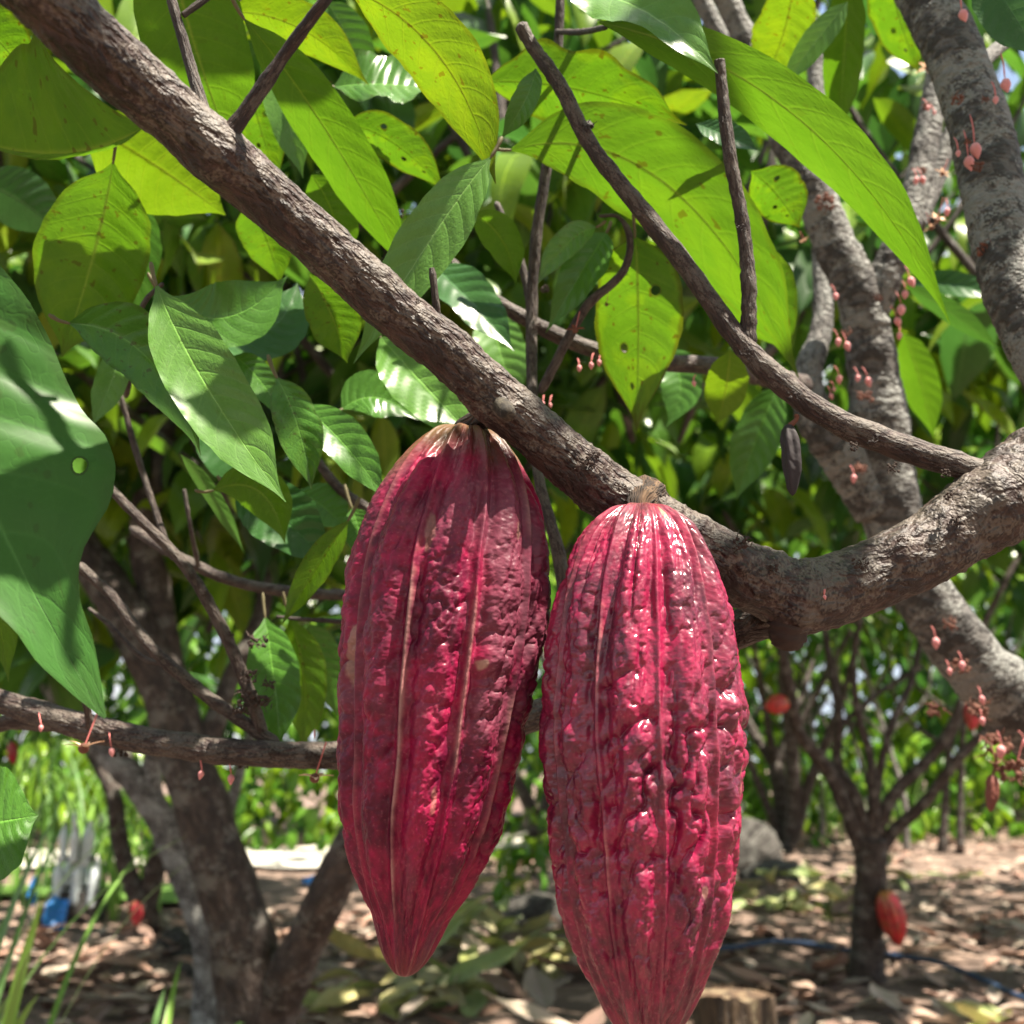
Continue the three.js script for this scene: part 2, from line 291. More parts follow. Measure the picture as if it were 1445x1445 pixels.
// ------------------------------------------------------------------ small leaves for crowns, three shared shapes
function plainLeaf(seed, bend, fold, nl = 7, nw = 4) {                // unit length along +x, face up +y
  const pos = [], uv = [], idx = [];
  for (let j = 0; j <= nl; j++) for (let i = 0; i <= nw; i++) {
    const t = j / nl, s = i / nw * 2 - 1, h = 0.17 * leafShape(t), a = bend * t;
    const x = bend ? Math.sin(a) / bend : t, y = bend ? (Math.cos(a) - 1) / bend : 0;
    pos.push(x, y + fold * Math.abs(s) * h + 0.02 * Math.sin(t * 11 + seed + s * 2) * Math.abs(s), s * h * (1 + 0.12 * (noise(t * 6, seed, s > 0 ? 1 : 5) - 0.5))); uv.push(s * 0.5 + 0.5, t);
  }
  gridIndex(nw, nl, idx, 0, true); return geoOf(pos, uv, idx);
}
const LEAF = [plainLeaf(1, 0.9, 0.35), plainLeaf(2, 1.5, 0.25), plainLeaf(3, 0.35, 0.45), plainLeaf(4, -0.5, 0.2)];
const white = [0, 1, 2].map((v) => leafMat('white', v));
const tints = [[0.26, 0.48, 0.02], [0.14, 0.36, 0.035], [0.085, 0.25, 0.04], [0.30, 0.50, 0.015], [0.06, 0.18, 0.03], [0.17, 0.40, 0.03]];
const tintMats = tints.map((c, i) => { const m = leafMat('white', i % 2).clone(); m.color.setRGB(...c); m.alphaTest = 0; m.clearcoatRoughness = 0.32; return m; });
// clusters of drooping leaves; returns matrices
function cluster(rnd, p, out, n, size, spread = 0.5) {
  const a0 = rnd() * 6.28;
  for (let i = 0; i < n; i++) {
    const a = a0 + i * 2.4 + rnd() * 0.6, down = -0.15 - rnd() * 0.75, L = size * (0.65 + 0.6 * rnd());
    const e = new THREE.Euler((rnd() - 0.5) * 0.9, a, down, 'YXZ'), q = new THREE.Quaternion().setFromEuler(e);
    const o = p.clone().add(V((rnd() - 0.5) * spread * size, (rnd() - 0.5) * spread * size, (rnd() - 0.5) * spread * size));
    out.push({ m: new THREE.Matrix4().compose(o, q, V(L, L, L * (0.8 + 0.5 * rnd()))), p: o, L, k: Math.floor(rnd() * 3.2), c: rnd() });
  }
}
function foliage(tree, list, singles, rnd, bright = 0) {              // the leaves that show largest are parts of their own, the rest one mass
  for (const l of list) { const c = l.p.clone().add(V(l.L * 0.4, -l.L * 0.2, 0)), [x, y, d] = pixelOf(c); l.show = d > 0.25 && x > -60 && x < N + 60 && y > -60 && y < N + 60 ? l.L / d : 0; }
  list.sort((a, b) => b.show - a.show);
  const inv = new THREE.Matrix4().makeTranslation(-tree.position.x, -tree.position.y, -tree.position.z);
  const rest = [[], [], [], []];
  list.forEach((l, i) => {
    const ti = Math.min(5, Math.floor(l.c * 6));
    if (i < singles && l.show > 0) { const m = new THREE.Mesh(LEAF[l.k], tintMats[ti]); m.name = 'leaf'; m.castShadow = m.receiveShadow = true; m.applyMatrix4(inv.clone().multiply(l.m)); tree.add(m); } else rest[l.k].push([l, ti]);
  });
  rest.forEach((r, k) => { if (!r.length) return; const im = new THREE.InstancedMesh(LEAF[k], white[0], r.length); r.forEach(([l, ti], i) => { im.setMatrixAt(i, inv.clone().multiply(l.m)); const b = 0.8 + 0.4 * rnd(); im.setColorAt(i, new THREE.Color().setRGB(...tints[ti].map((x) => x * b))); }); im.name = 'foliage'; im.userData.kind = 'stuff'; im.castShadow = im.receiveShadow = true; tree.add(im); });
}

// ================================================================== the tree that carries the two pods
const front = thing('cacao_tree', 'cacao tree whose brown bough carries the two big crimson pods', 'tree', P(1800, 900, 0.6).setY(0));
const rnd = rngOf(7);
const knot = (x, y, d, r, h) => [P(x, y, d), r, h];
part('bough', limb([[-60, -105, 0.275, 98], [20, -40, 0.285, 96], [99, 33, 0.30, 94], [184, 110, 0.32, 88], [322, 231, 0.345, 82], [456, 347, 0.368, 76], [560, 440, 0.382, 74], [640, 505, 0.392, 72], [715, 573, 0.402, 74], [780, 632, 0.41, 74], [850, 688, 0.418, 80], [925, 738, 0.425, 82], [1000, 781, 0.43, 86], [1070, 820, 0.434, 94], [1140, 838, 0.437, 100], [1220, 817, 0.44, 100], [1310, 773, 0.444, 102], [1400, 715, 0.45, 116], [1500, 650, 0.46, 136], [1640, 640, 0.49, 170]],
  { seg: 72, along: 520, rough: 0.075, lump: 0.1, uvm: 0.075, seed: 3, knots: [knot(305, 218, 0.335, 0.012, 0.004), knot(712, 578, 0.392, 0.005, 0.003), knot(1140, 840, 0.42, 0.02, 0.002), knot(908, 716, 0.414, 0.011, 0.0045), knot(690, 566, 0.40, 0.009, 0.004), knot(470, 372, 0.36, 0.006, 0.002), knot(1045, 790, 0.42, 0.008, 0.003), knot(1270, 775, 0.43, 0.01, 0.003), knot(1420, 690, 0.435, 0.02, 0.004), knot(1120, 880, 0.43, 0.014, 0.004)] }), M.brown, front);
part('trunk', limb([[P(1640, 640, 0.49), 0.03], [P(1740, 760, 0.53), 0.042], [P(1800, 1000, 0.58), 0.05], [P(1830, 1600, 0.62), 0.055], [front.position.clone().add(V(0, -0.05, 0)), 0.07]], { seg: 24, along: 80, uvm: 0.12 }), M.brown, front);
part('branch', limb([[-90, 968, 0.60, 30], [0, 990, 0.59, 34], [130, 1028, 0.58, 38], [250, 1052, 0.57, 38], [440, 1066, 0.56, 38], [600, 1052, 0.55, 40], [760, 1008, 0.53, 44], [900, 958, 0.50, 50], [1030, 892, 0.465, 56], [1120, 858, 0.445, 60]], { seg: 32, along: 260, uvm: 0.075, rough: 0.07, lump: 0.1, seed: 5 }), M.brown, front);
part('branch', limb([[-60, 1062, 0.60, 22], [0, 1022, 0.60, 22], [60, 1020, 0.595, 24], [120, 1026, 0.585, 22], [170, 1036, 0.58, 18]], { seg: 16, along: 40, seed: 8 }), M.brown, front);
const twigs = [
  [[225, -60, 0.35, 13], [245, 10, 0.35, 14], [268, 90, 0.35, 16], [290, 165, 0.347, 19], [306, 215, 0.345, 22]],
  [[490, -40, 0.33, 16], [455, 5, 0.33, 17], [400, 80, 0.335, 19], [345, 160, 0.337, 22], [306, 213, 0.338, 32], [296, 236, 0.342, 40]],
  [[258, 22, 0.35, 9], [285, 2, 0.352, 10], [310, -18, 0.355, 10]],
  [[609, 378, 0.385, 8], [611, 390, 0.385, 11], [616, 440, 0.386, 11], [619, 500, 0.39, 13], [622, 520, 0.392, 13]],
  [[734, 34, 0.50, 20], [748, 60, 0.50, 19], [790, 120, 0.495, 22], [830, 200, 0.49, 23], [880, 265, 0.485, 25], [960, 365, 0.478, 28], [1040, 476, 0.47, 30], [1085, 525, 0.467, 36], [1180, 594, 0.462, 37], [1300, 640, 0.457, 38], [1390, 668, 0.45, 36], [1440, 690, 0.45, 36]],
  [[1015, 84, 0.475, 15], [1017, 110, 0.475, 16], [1030, 220, 0.473, 19], [1050, 330, 0.472, 20], [1057, 430, 0.47, 22], [1052, 505, 0.47, 28]],
  [[769, 75, 0.498, 6], [775, 110, 0.498, 9], [783, 118, 0.496, 10]],
];
twigs.forEach((t, i) => part('twig', limb(t, { seg: 16, along: 90, uvm: 0.05, rough: 0.08, lump: 0.16, seed: 20 + i }), M.twig, front));
// swollen nodes along the long twig
for (const [x, y, d, r] of [[829, 178, 0.485, 12], [1010, 432, 0.47, 9], [1120, 556, 0.455, 12], [1230, 620, 0.452, 12], [1052, 500, 0.462, 13], [1020, 170, 0.468, 8], [1045, 320, 0.464, 8]]) part('bud_scar', cushion(P(x, y, d), r * d / FPX, rnd, 6), M.twig, front);
// broken stub on top of the bough, black stub below, pale wound by the pod
part('stub', limb([[700, 565, 0.396, 26], [712, 577, 0.387, 25], [719, 586, 0.381, 22]], { seg: 20, along: 14, rough: 0.1, lump: 0.1, uvm: 0.05 }), M.wound, front);
part('stub', limb([[1115, 868, 0.43, 60], [1112, 892, 0.43, 54], [1108, 912, 0.432, 42]], { seg: 20, along: 16, rough: 0.15, lump: 0.2 }), M.cushion, front);
for (const [x, y, d, r] of [[825, 655, 0.402, 16], [838, 640, 0.405, 10], [500, 395, 0.365, 8], [880, 690, 0.405, 9], [1046, 765, 0.415, 16], [1090, 800, 0.418, 11], [1215, 795, 0.42, 14], [1275, 760, 0.422, 9], [1350, 735, 0.43, 12], [1340, 700, 0.43, 10], [1205, 630, 0.45, 9], [1260, 660, 0.45, 11], [1335, 668, 0.445, 9], [1166, 882, 0.43, 8], [930, 715, 0.40, 9], [590, 425, 0.374, 6],
  [205, 1035, 0.575, 12], [310, 1050, 0.565, 13], [345, 1078, 0.565, 10], [170, 1060, 0.58, 12], [440, 1068, 0.55, 13], [385, 1062, 0.555, 8], [1040, 900, 0.455, 14], [1068, 875, 0.445, 12]]) part('flower_cushion', cushion(P(x, y, d), r * d / FPX, rnd, 16), M.cushion, front);

// its large leaves, as the photograph shows them
const HL = [
  // left top
  [[205, 172], [95, 262], [-110, 168], 190, 0.50, -0.75, 'young', 1, { wR: 1.5, wL: 0.14, fold: 0.1, stalk: 30 }],
  [[128, 175], [230, 240], [318, 300], 150, 0.56, -0.85, 'lime', 0, { stalk: 0 }],
  [[160, 226], [142, 350], [88, 500], 150, 0.54, -0.42, 'young', 1, { fold: 0.15 }],
  [[196, 280], [195, 360], [168, 470], 70, 0.60, -0.4, 'mature', 0, { stalk: 0 }],
  [[238, -90], [262, 60], [338, 232], 150, 0.50, -0.8, 'young', 0, { fold: 0.1 }],
  [[322, 14], [420, 14], [520, 112], 66, 0.55, -0.9, 'lime', 1, { curlTip: -0.4 }],
  [[345, 20], [455, 160], [582, 388], 84, 0.53, -0.75, 'young', 0, {}],
  [[386, 92], [402, 150], [428, 250], 56, 0.58, 0.35, 'pale', 0, { stalk: 0 }],
  [[350, 120], [368, 180], [392, 262], 60, 0.62, -0.6, 'young', 2, { stalk: 0 }],
  [[352, 285], [378, 330], [396, 400], 74, 0.60, -0.5, 'young', 1, { stalk: 0 }],
  [[-80, 20], [0, 30], [40, 120], 80, 0.52, -0.7, 'young', 2, { stalk: 0 }],
  [[-60, 150], [0, 115], [60, 130], 70, 0.60, 0.6, 'mature', 0, { stalk: 0 }],
  [[20, 85], [50, 60], [55, 100], 40, 0.65, 0.6, 'mature', 0, { stalk: 0 }],
  [[-30, 255], [20, 270], [90, 330], 84, 0.75, -0.2, 'dark', 0, { stalk: 0 }],
  [[460, 0], [500, 60], [520, 130], 60, 0.66, 0.3, 'mature', 0, { stalk: 0 }],
  [[470, 118], [540, 118], [610, 122], 62, 0.60, 0.9, 'mature', 1, { wave: 0.12 }],
  [[488, 172], [560, 188], [628, 268], 60, 0.58, -0.8, 'young', 2, {}],
  [[440, 245], [478, 300], [486, 372], 66, 0.60, -0.55, 'young', 0, { stalk: 0 }],
  [[488, -22], [640, 40], [698, 240], 104, 0.46, -0.65, 'lime', 1, { curlTip: -0.9, fold: 0.2 }],
  [[694, 216], [628, 300], [498, 510], 82, 0.47, 0.35, 'pale', 0, { fold: 0.18 }],
  [[756, 95], [750, 140], [706, 196], 36, 0.50, 0.3, 'mature', 0, { stalk: 0 }],
  [[668, 300], [720, 330], [728, 400], 52, 0.58, -0.5, 'young', 0, {}],
  // centre
  [[684, 112], [800, 110], [968, 172], 96, 0.58, -0.7, 'young', 2, { lobes: 0.5, wave: 0.1 }],
  [[722, 202], [960, 150], [1124, 520], 140, 0.56, -0.7, 'young', 1, { fold: 0.12, lobes: 0.12 }],
  [[770, -40], [900, 0], [1014, 78], 96, 0.485, 0.95, 'pale', 0, { wave: 0.16, droop: 0.12 }],
  [[846, 22], [1180, 110], [1338, 445], 84, 0.50, -0.62, 'young', 0, { fold: 0.2, stalk: 0 }],
  [[896, 330], [905, 440], [898, 604], 122, 0.60, -0.6, 'young', 2, { fold: 0.1 }],
  [[842, 318], [800, 330], [758, 400], 40, 0.56, 0.5, 'pale', 1, { stalk: 14 }],
  [[856, 326], [830, 370], [770, 468], 56, 0.58, 0.35, 'mature', 0, { stalk: 14 }],
  [[602, 362], [660, 420], [726, 490], 66, 0.62, 0.75, 'dark', 0, { wave: 0.15, stalk: 0 }],
  [[690, 430], [705, 500], [730, 570], 70, 0.75, 0.5, 'pale', 0, { stalk: 0 }],
  [[982, 172], [1020, 190], [1070, 210], 34, 0.56, 0.7, 'dark', 0, { stalk: 0 }],
  [[1120, -40], [1118, 40], [1076, 118], 82, 0.66, -0.6, 'lime', 1, { stalk: 0 }],
  [[1196, 0], [1160, 50], [1098, 126], 38, 0.64, 0.4, 'pale', 0, { stalk: 0 }],
  [[1198, -50], [1192, 70], [1184, 190], 56, 0.70, -0.45, 'young', 0, { stalk: 0 }],
  [[1250, -70], [1262, 20], [1296, 100], 74, 0.72, -0.4, 'young', 2, { stalk: 0 }],
  [[1385, -60], [1420, 10], [1470, 80], 80, 0.50, 0.5, 'dark', 0, { stalk: 0 }],
  [[1060, 240], [1100, 270], [1128, 320], 76, 0.62, -0.6, 'young', 2, { stalk: 0 }],
  [[985, 330], [1060, 400], [1118, 500], 120, 0.64, -0.6, 'young', 1, { stalk: 0 }],
  [[1030, 490], [1030, 540], [1012, 598], 60, 0.66, -0.6, 'lime', 0, { stalk: 0 }],
  [[1100, 540], [1068, 610], [1038, 706], 64, 0.80, 0.2, 'mature', 0, { stalk: 0 }],
  [[1275, 468], [1300, 530], [1318, 618], 50, 0.95, -0.4, 'young', 0, { stalk: 0 }],
  [[1278, 400], [1330, 430], [1412, 492], 30, 0.85, -0.5, 'mature', 0, { stalk: 0 }],
  [[1280, 398], [1340, 395], [1420, 420], 34, 0.9, 0.6, 'dark', 0, { stalk: 0 }],
  [[935, 490], [985, 540], [940, 600], 60, 0.8, 0.5, 'mature', 0, { stalk: 0 }],
  // left middle
  [[-190, 215], [-76, 670], [153, 1006], 322, 0.33, 0.45, 'deep', 3, { fold: 0.1, wave: 0.13, lobes: 0.24, droop: 0.05, stalk: 0, outline: TAILED, quilted: 0.1 }],
  [[-60, 1170], [0, 1160], [54, 1150], 160, 0.36, 0.2, 'mature', 0, { stalk: 0, fold: 0.1 }],
  [[220, 398], [272, 540], [404, 706], 104, 0.44, 0.42, 'pale', 0, { fold: 0.2, droop: 0.03 }],
  [[96, 452], [222, 462], [284, 640], 92, 0.47, 0.35, 'mature', 1, { fold: 0.35 }],
  [[226, 410], [310, 500], [406, 386], 92, 0.55, 0.35, 'mature', 0, { fold: 0.2 }],
  [[290, 470], [400, 500], [420, 395], 90, 0.60, 0.5, 'dark', 0, { stalk: 0 }],
  [[438, 385], [470, 440], [490, 510], 74, 0.55, -0.55, 'young', 1, { stalk: 0 }],
  [[180, 470], [160, 540], [130, 600], 44, 0.58, 0.4, 'pale', 0, { stalk: 0 }],
  [[390, 530], [425, 590], [440, 690], 62, 0.50, 0.3, 'mature', 1, { wave: 0.15 }],
  [[330, 500], [370, 530], [408, 600], 44, 0.56, 0.4, 'mature', 0, { stalk: 0 }],
  [[425, 570], [480, 610], [548, 706], 62, 0.52, 0.5, 'mature', 0, {}],
  [[482, 575], [530, 540], [590, 590], 66, 0.60, 0.6, 'mature', 0, {}],
  [[536, 470], [590, 540], [694, 640], 92, 0.56, 0.55, 'pale', 0, { wave: 0.08 }],
  [[330, 690], [400, 720], [466, 800], 90, 0.60, 0.3, 'dark', 0, {}],
  [[300, 690], [380, 660], [402, 764], 66, 0.56, -0.5, 'young', 0, {}],
  [[492, 732], [452, 790], [398, 880], 42, 0.52, -0.25, 'young', 1, { fold: 0.3 }],
  [[374, 868], [388, 950], [396, 1052], 72, 0.60, 0.25, 'mature', 0, {}],
  [[408, 868], [440, 950], [428, 1056], 62, 0.64, -0.3, 'young', 1, {}],
  [[436, 880], [462, 940], [476, 1010], 56, 0.70, -0.25, 'mature', 1, { stalk: 0 }],
  [[496, 715], [510, 745], [512, 792], 44, 0.60, 0.3, 'mature', 0, {}],
  [[290, 570], [330, 620], [350, 700], 90, 0.72, 0.3, 'dark', 0, { stalk: 0 }],
  [[255, 640], [300, 690], [345, 780], 22, 0.62, -0.2, 'pale', 0, { stalk: 0 }],
  [[420, 690], [460, 715], [490, 745], 60, 0.66, 0.5, 'mature', 0, { stalk: 0 }],
  [[-60, 760], [0, 830], [12, 960], 60, 0.5, -0.3, 'young', 0, { stalk: 0 }],
];
for (const h of HL) bigLeaf(front, ...h);
// leaf shoots and twigs among them, behind the bough
const thin = [
  [[792, -40, 0.60, 13], [788, 60, 0.60, 14], [776, 200, 0.60, 15], [757, 330, 0.60, 16], [750, 440, 0.60, 16], [752, 570, 0.58, 16], [762, 680, 0.55, 16], [792, 800, 0.54, 20], [800, 900, 0.54, 20]],
  [[845, 305, 0.56, 5], [872, 306, 0.56, 6], [889, 335, 0.56, 10], [880, 382, 0.565, 12], [830, 430, 0.57, 14], [795, 490, 0.575, 14], [762, 555, 0.58, 15]],
  [[700, 285, 0.62, 9], [735, 370, 0.615, 11], [752, 450, 0.61, 12]],
  [[625, 362, 0.64, 18], [690, 418, 0.64, 20], [780, 470, 0.64, 22], [880, 506, 0.65, 23], [1000, 516, 0.68, 25], [1080, 532, 0.74, 28], [1140, 545, 0.79, 30]],
  [[790, 175, 0.595, 6], [815, 172, 0.59, 7], [835, 178, 0.495, 9]],
  [[785, 45, 0.598, 8], [820, 45, 0.57, 9], [856, 38, 0.52, 8]],
  [[145, 678, 0.57, 13], [190, 725, 0.57, 14], [262, 800, 0.57, 16], [310, 880, 0.57, 17], [345, 960, 0.57, 18], [372, 1040, 0.57, 18]],
  [[108, 796, 0.585, 15], [155, 838, 0.585, 15], [215, 915, 0.58, 17], [300, 988, 0.575, 18], [392, 1052, 0.568, 20]],
  [[125, 858, 0.60, 6], [150, 878, 0.595, 7], [205, 930, 0.585, 8], [240, 938, 0.58, 10]],
  [[170, 555, 0.62, 7], [190, 630, 0.62, 9], [230, 752, 0.61, 9], [245, 790, 0.60, 9]],
  [[185, 745, 0.72, 14], [250, 785, 0.70, 15], [330, 820, 0.70, 16], [420, 836, 0.70, 16], [500, 840, 0.70, 16]],
  [[260, 690, 0.66, 6], [268, 740, 0.66, 6], [280, 800, 0.68, 7]],
  [[390, 870, 0.62, 5], [430, 874, 0.62, 6], [500, 878, 0.62, 7]],
  [[440, 640, 0.66, 12], [480, 690, 0.66, 14], [530, 725, 0.66, 15]],
  [[120, 985, 0.57, 10], [124, 1005, 0.572, 11], [128, 1030, 0.575, 13]],
  [[230, 400, 0.47, 6], [205, 425, 0.50, 8], [190, 470, 0.55, 10], [178, 560, 0.6, 10]],
];
thin.forEach((t, i) => part('twig', limb(t, { seg: 10, along: 50, uvm: 0.05, rough: 0.08, lump: 0.18, seed: 50 + i }), M.twig, front));
for (const [x, y, d, r] of [[362, 905, 0.56, 16], [352, 955, 0.56, 15], [350, 985, 0.56, 18], [372, 990, 0.56, 15], [340, 1000, 0.56, 14], [380, 965, 0.56, 11], [272, 812, 0.565, 6], [290, 838, 0.565, 7], [325, 895, 0.565, 6], [768, 408, 0.595, 8], [757, 460, 0.595, 7], [560, 300, 0.6, 12], [690, 415, 0.63, 9], [800, 478, 0.635, 9], [870, 503, 0.645, 9]]) part('flower_cushion', cushion(P(x, y, d), r * d / FPX, rnd, 20), M.cushion, front);

// flower buds, open flowers
function budGeo() { const pts = []; for (let i = 0; i <= 10; i++) { const t = i / 10; pts.push(new THREE.Vector2(0.0001 + 0.31 * Math.pow(Math.sin(Math.PI * Math.pow(t, 0.75)), 0.9) * (1 - 0.2 * t), -t)); } const g = new THREE.LatheGeometry(pts, 15), p = g.attributes.position; for (let i = 0; i < p.count; i++) { const a = Math.atan2(p.getZ(i), p.getX(i)), k = 1 + 0.09 * Math.cos(5 * a); p.setXYZ(i, p.getX(i) * k, p.getY(i), p.getZ(i) * k); } g.computeVertexNormals(); return g; }
const BUD = budGeo();
function petal() { const g = new THREE.PlaneGeometry(0.34, 1, 3, 6), p = g.attributes.position; for (let i = 0; i < p.count; i++) { const t = p.getY(i) + 0.5, s = p.getX(i); p.setXYZ(i, s * Math.sin(Math.PI * clamp(0.12 + t * 0.86)) * 1.0, t, 0.25 * t * t - Math.abs(s) * 0.3); } g.computeVertexNormals(); return g; }
const PETAL = petal();
function bud(tree, x, y, d, L, rise = 1.6, lean = 0) {               // pixel of the bud's middle, its length in pixels
  const s = L * d / FPX, top = P(x, y - L / 2, d), foot = P(x - lean, y - L / 2 - L * rise, d + 0.006);
  const b = part('flower_bud', BUD, M.bud, tree); b.position.add(top); b.scale.setScalar(s); b.rotation.z = (rnd() - 0.5) * 0.5; b.rotation.x = (rnd() - 0.5) * 0.4;
  const st = limb([[foot, 0.00045], [foot.clone().lerp(top, 0.5).add(V(0, 0.001, 0.001)), 0.0004], [top, 0.0005]], { seg: 5, along: 5, rough: 0, lump: 0 });
  st.translate(-top.x, -top.y, -top.z); const q = new THREE.Quaternion().setFromEuler(b.rotation).invert(); st.applyQuaternion(q); st.scale(1 / s, 1 / s, 1 / s);
  part('stalk', st, M.budStalk, b);
}
function flower(tree, x, y, d, R, mat = M.sepal) {
  const s = R * d / FPX, c = P(x, y, d), f = part('flower', new THREE.IcosahedronGeometry(0.28, 1), M.dried, tree); f.position.add(c); f.scale.setScalar(s); f.rotation.set(rnd() - 0.3, rnd() * 6, rnd() - 0.5);
  for (let i = 0; i < 5; i++) { const p = part('petal', PETAL, mat, f); p.rotation.set(0.9 + rnd() * 0.5, 0, 0); const h = new THREE.Quaternion().setFromAxisAngle(V(0, 1, 0), i * 1.2566 + rnd() * 0.3); p.quaternion.premultiply(h); }
  part('stalk', rod(V(0, 0, 0), V(0.2, 2.0, -0.3), 0.04, 0.04, 5), M.budStalk, f);
}
for (const [x, y, L] of [[1357, 25, 22], [1418, 123, 24], [1375, 214, 26], [1366, 232, 24], [1405, 143, 14], [1352, 218, 12]]) bud(front, x, y, 0.60, L, 1.5, 6);
for (const [x, y, L] of [[285, 1094, 14], [326, 1100, 16], [157, 1062, 14], [58, 1028, 11]]) bud(front, x, y, 0.56, L, 1.6, 3);
bud(front, 1163, 843, 0.41, 8, 0.6); bud(front, 444, 1041, 0.55, 3, 3);
flower(front, 118, 1056, 0.56, 28); flower(front, 444, 1098, 0.55, 26); flower(front, 812, 466, 0.56, 15, M.dried); flower(front, 856, 430, 0.58, 9, M.dried); flower(front, 460, 120, 0.58, 10, M.dried); flower(front, 1240, 852, 0.43, 9, M.dried); flower(front, 235, 150, 0.6, 4, M.dried);
flower(front, 1438, 488, 0.62, 22);
for (const [x, y] of [[766, 570], [778, 574], [818, 520], [833, 521], [843, 520], [980, 546]]) bud(front, x + rnd() * 6 - 3, y + rnd() * 10 - 8, 0.62, 8 + rnd() * 4, 0.5 + rnd() * 1.2, rnd() * 10 - 5);
// grey limb climbing out of the frame
part('limb', limb([[1230, -150, 0.70, 62], [1290, -30, 0.68, 70], [1335, 50, 0.66, 76], [1370, 140, 0.64, 80], [1395, 230, 0.62, 84], [1412, 320, 0.60, 84], [1440, 420, 0.58, 90], [1520, 560, 0.55, 100], [1660, 680, 0.52, 130]], { seg: 40, along: 260, uvm: 0.10, rough: 0.06, lump: 0.07, seed: 31 }), M.grey, front);
for (const [x, y, r] of [[1392, 350, 14], [1400, 362, 10], [1352, 140, 10], [1390, 140, 6], [1378, 235, 10], [1410, 445, 8], [1365, 200, 6]]) part('flower_cushion', cushion(P(x, y, 0.585), r * 0.6 / FPX, rnd, 22), M.dried, front);
part('branch', limb([[1445, 40, 0.8, 18], [1400, 75, 0.76, 20], [1378, 100, 0.68, 22]], { seg: 12, along: 20 }), M.grey, front);

// leaves of the same tree overhead, out of the frame: they break up the sunlight
{
  const r = rngOf(21), list = [];
  for (let i = 0; i < 26; i++) cluster(r, V(mix(-0.75, 0.95, r()), mix(1.2, 1.9, r()), mix(-0.75, 0.55, r())), list, 3, 0.2, 0.8);
  const keep = list.filter((l) => { const [x, y, d] = pixelOf(l.p); if (d > 0 && y > -120 - 60 / Math.max(d, 0.1)) return false;
    for (let h = 0.1; h < 2; h += 0.04) { const [sx, sy, sd] = pixelOf(l.p.clone().add(V(0, -0.05, 0)).addScaledVector(SUN, -h)); if (sd > 0.42 && sd < 0.62 && ((sx > 120 && sx < 600 && sy > -80 && sy < 340) || (sx > 760 && sx < 1050 && sy > -60 && sy < 110))) return false; }
    return true; });
  foliage(front, keep, 0, r);
}

// ================================================================== the two big pods
function podGeo(top, bottom, prof, seed, phase, roughness, res = [420, 620]) {
  const L = top.distanceTo(bottom), [nu, nv] = res, pos = [], uv = [], idx = [], ax = bottom.clone().sub(top).normalize();
  const X = V(1, 0, 0).addScaledVector(ax, -ax.x).normalize(), Z = V().crossVectors(X, ax).normalize();   // Z points towards the camera side
  if (Z.z < 0) Z.negate();
  for (let j = 0; j <= nv; j++) {
    const t = j / nv, R0 = profAt(prof, t);
    const c = top.clone().addScaledVector(ax, t * L);
    for (let i = 0; i <= nu; i++) {
      const th = i / nu * 2 * Math.PI, R = R0 + podRelief(th, t, R0, L, seed, phase, roughness) * Math.min(1, R0 / 0.012);
      const q = c.clone().addScaledVector(X, Math.sin(th) * R).addScaledVector(Z, Math.cos(th) * R);
      // the lobes run over the top into the hollow round the stalk
      pos.push(q.x, q.y, q.z); uv.push(i / nu, t);
    }
  }
  gridIndex(nu, nv, idx, 0, false);
  const g = geoOf(pos, uv, idx), nr = g.attributes.normal;
  for (let j = 0; j <= nv; j++) { const a = j * (nu + 1), b = a + nu, x = nr.getX(a) + nr.getX(b), y = nr.getY(a) + nr.getY(b), z = nr.getZ(a) + nr.getZ(b), l = Math.hypot(x, y, z) || 1; nr.setXYZ(a, x / l, y / l, z / l); nr.setXYZ(b, x / l, y / l, z / l); }
  return g;
}
function profAt(p, t) { for (let i = 1; i < p.length; i++) if (t <= p[i][0]) { const a = p[Math.max(0, i - 2)], b = p[i - 1], c = p[i], d = p[Math.min(p.length - 1, i + 1)], h = c[0] - b[0], u = (t - b[0]) / h, m1 = (c[1] - a[1]) / Math.max(1e-6, c[0] - a[0]) * h, m2 = (d[1] - b[1]) / Math.max(1e-6, d[0] - b[0]) * h; return Math.max(0, (2 * u ** 3 - 3 * u * u + 1) * b[1] + (u ** 3 - 2 * u * u + u) * m1 + (-2 * u ** 3 + 3 * u * u) * c[1] + (u ** 3 - u * u) * m2); } return p[p.length - 1][1]; }
const circ = (th, k) => [Math.cos(th) * k, Math.sin(th) * k];
function ridgeAt(th, t, seed, phase) {                                // distance in radians to the nearest ridge, its strength
  const wob = 0.11 * (noise(t * 3.2, seed, 1) - 0.5) + 0.03 * (noise(t * 11, seed, 5) - 0.5), sp = 2 * Math.PI / 10, x = (th + phase + wob) / sp, k = Math.round(x);
  const kk = ((k % 10) + 10) % 10; return [Math.abs(x - k) * sp, 0.45 + 0.7 * hash3(kk, seed, 3), kk, x - k];
}
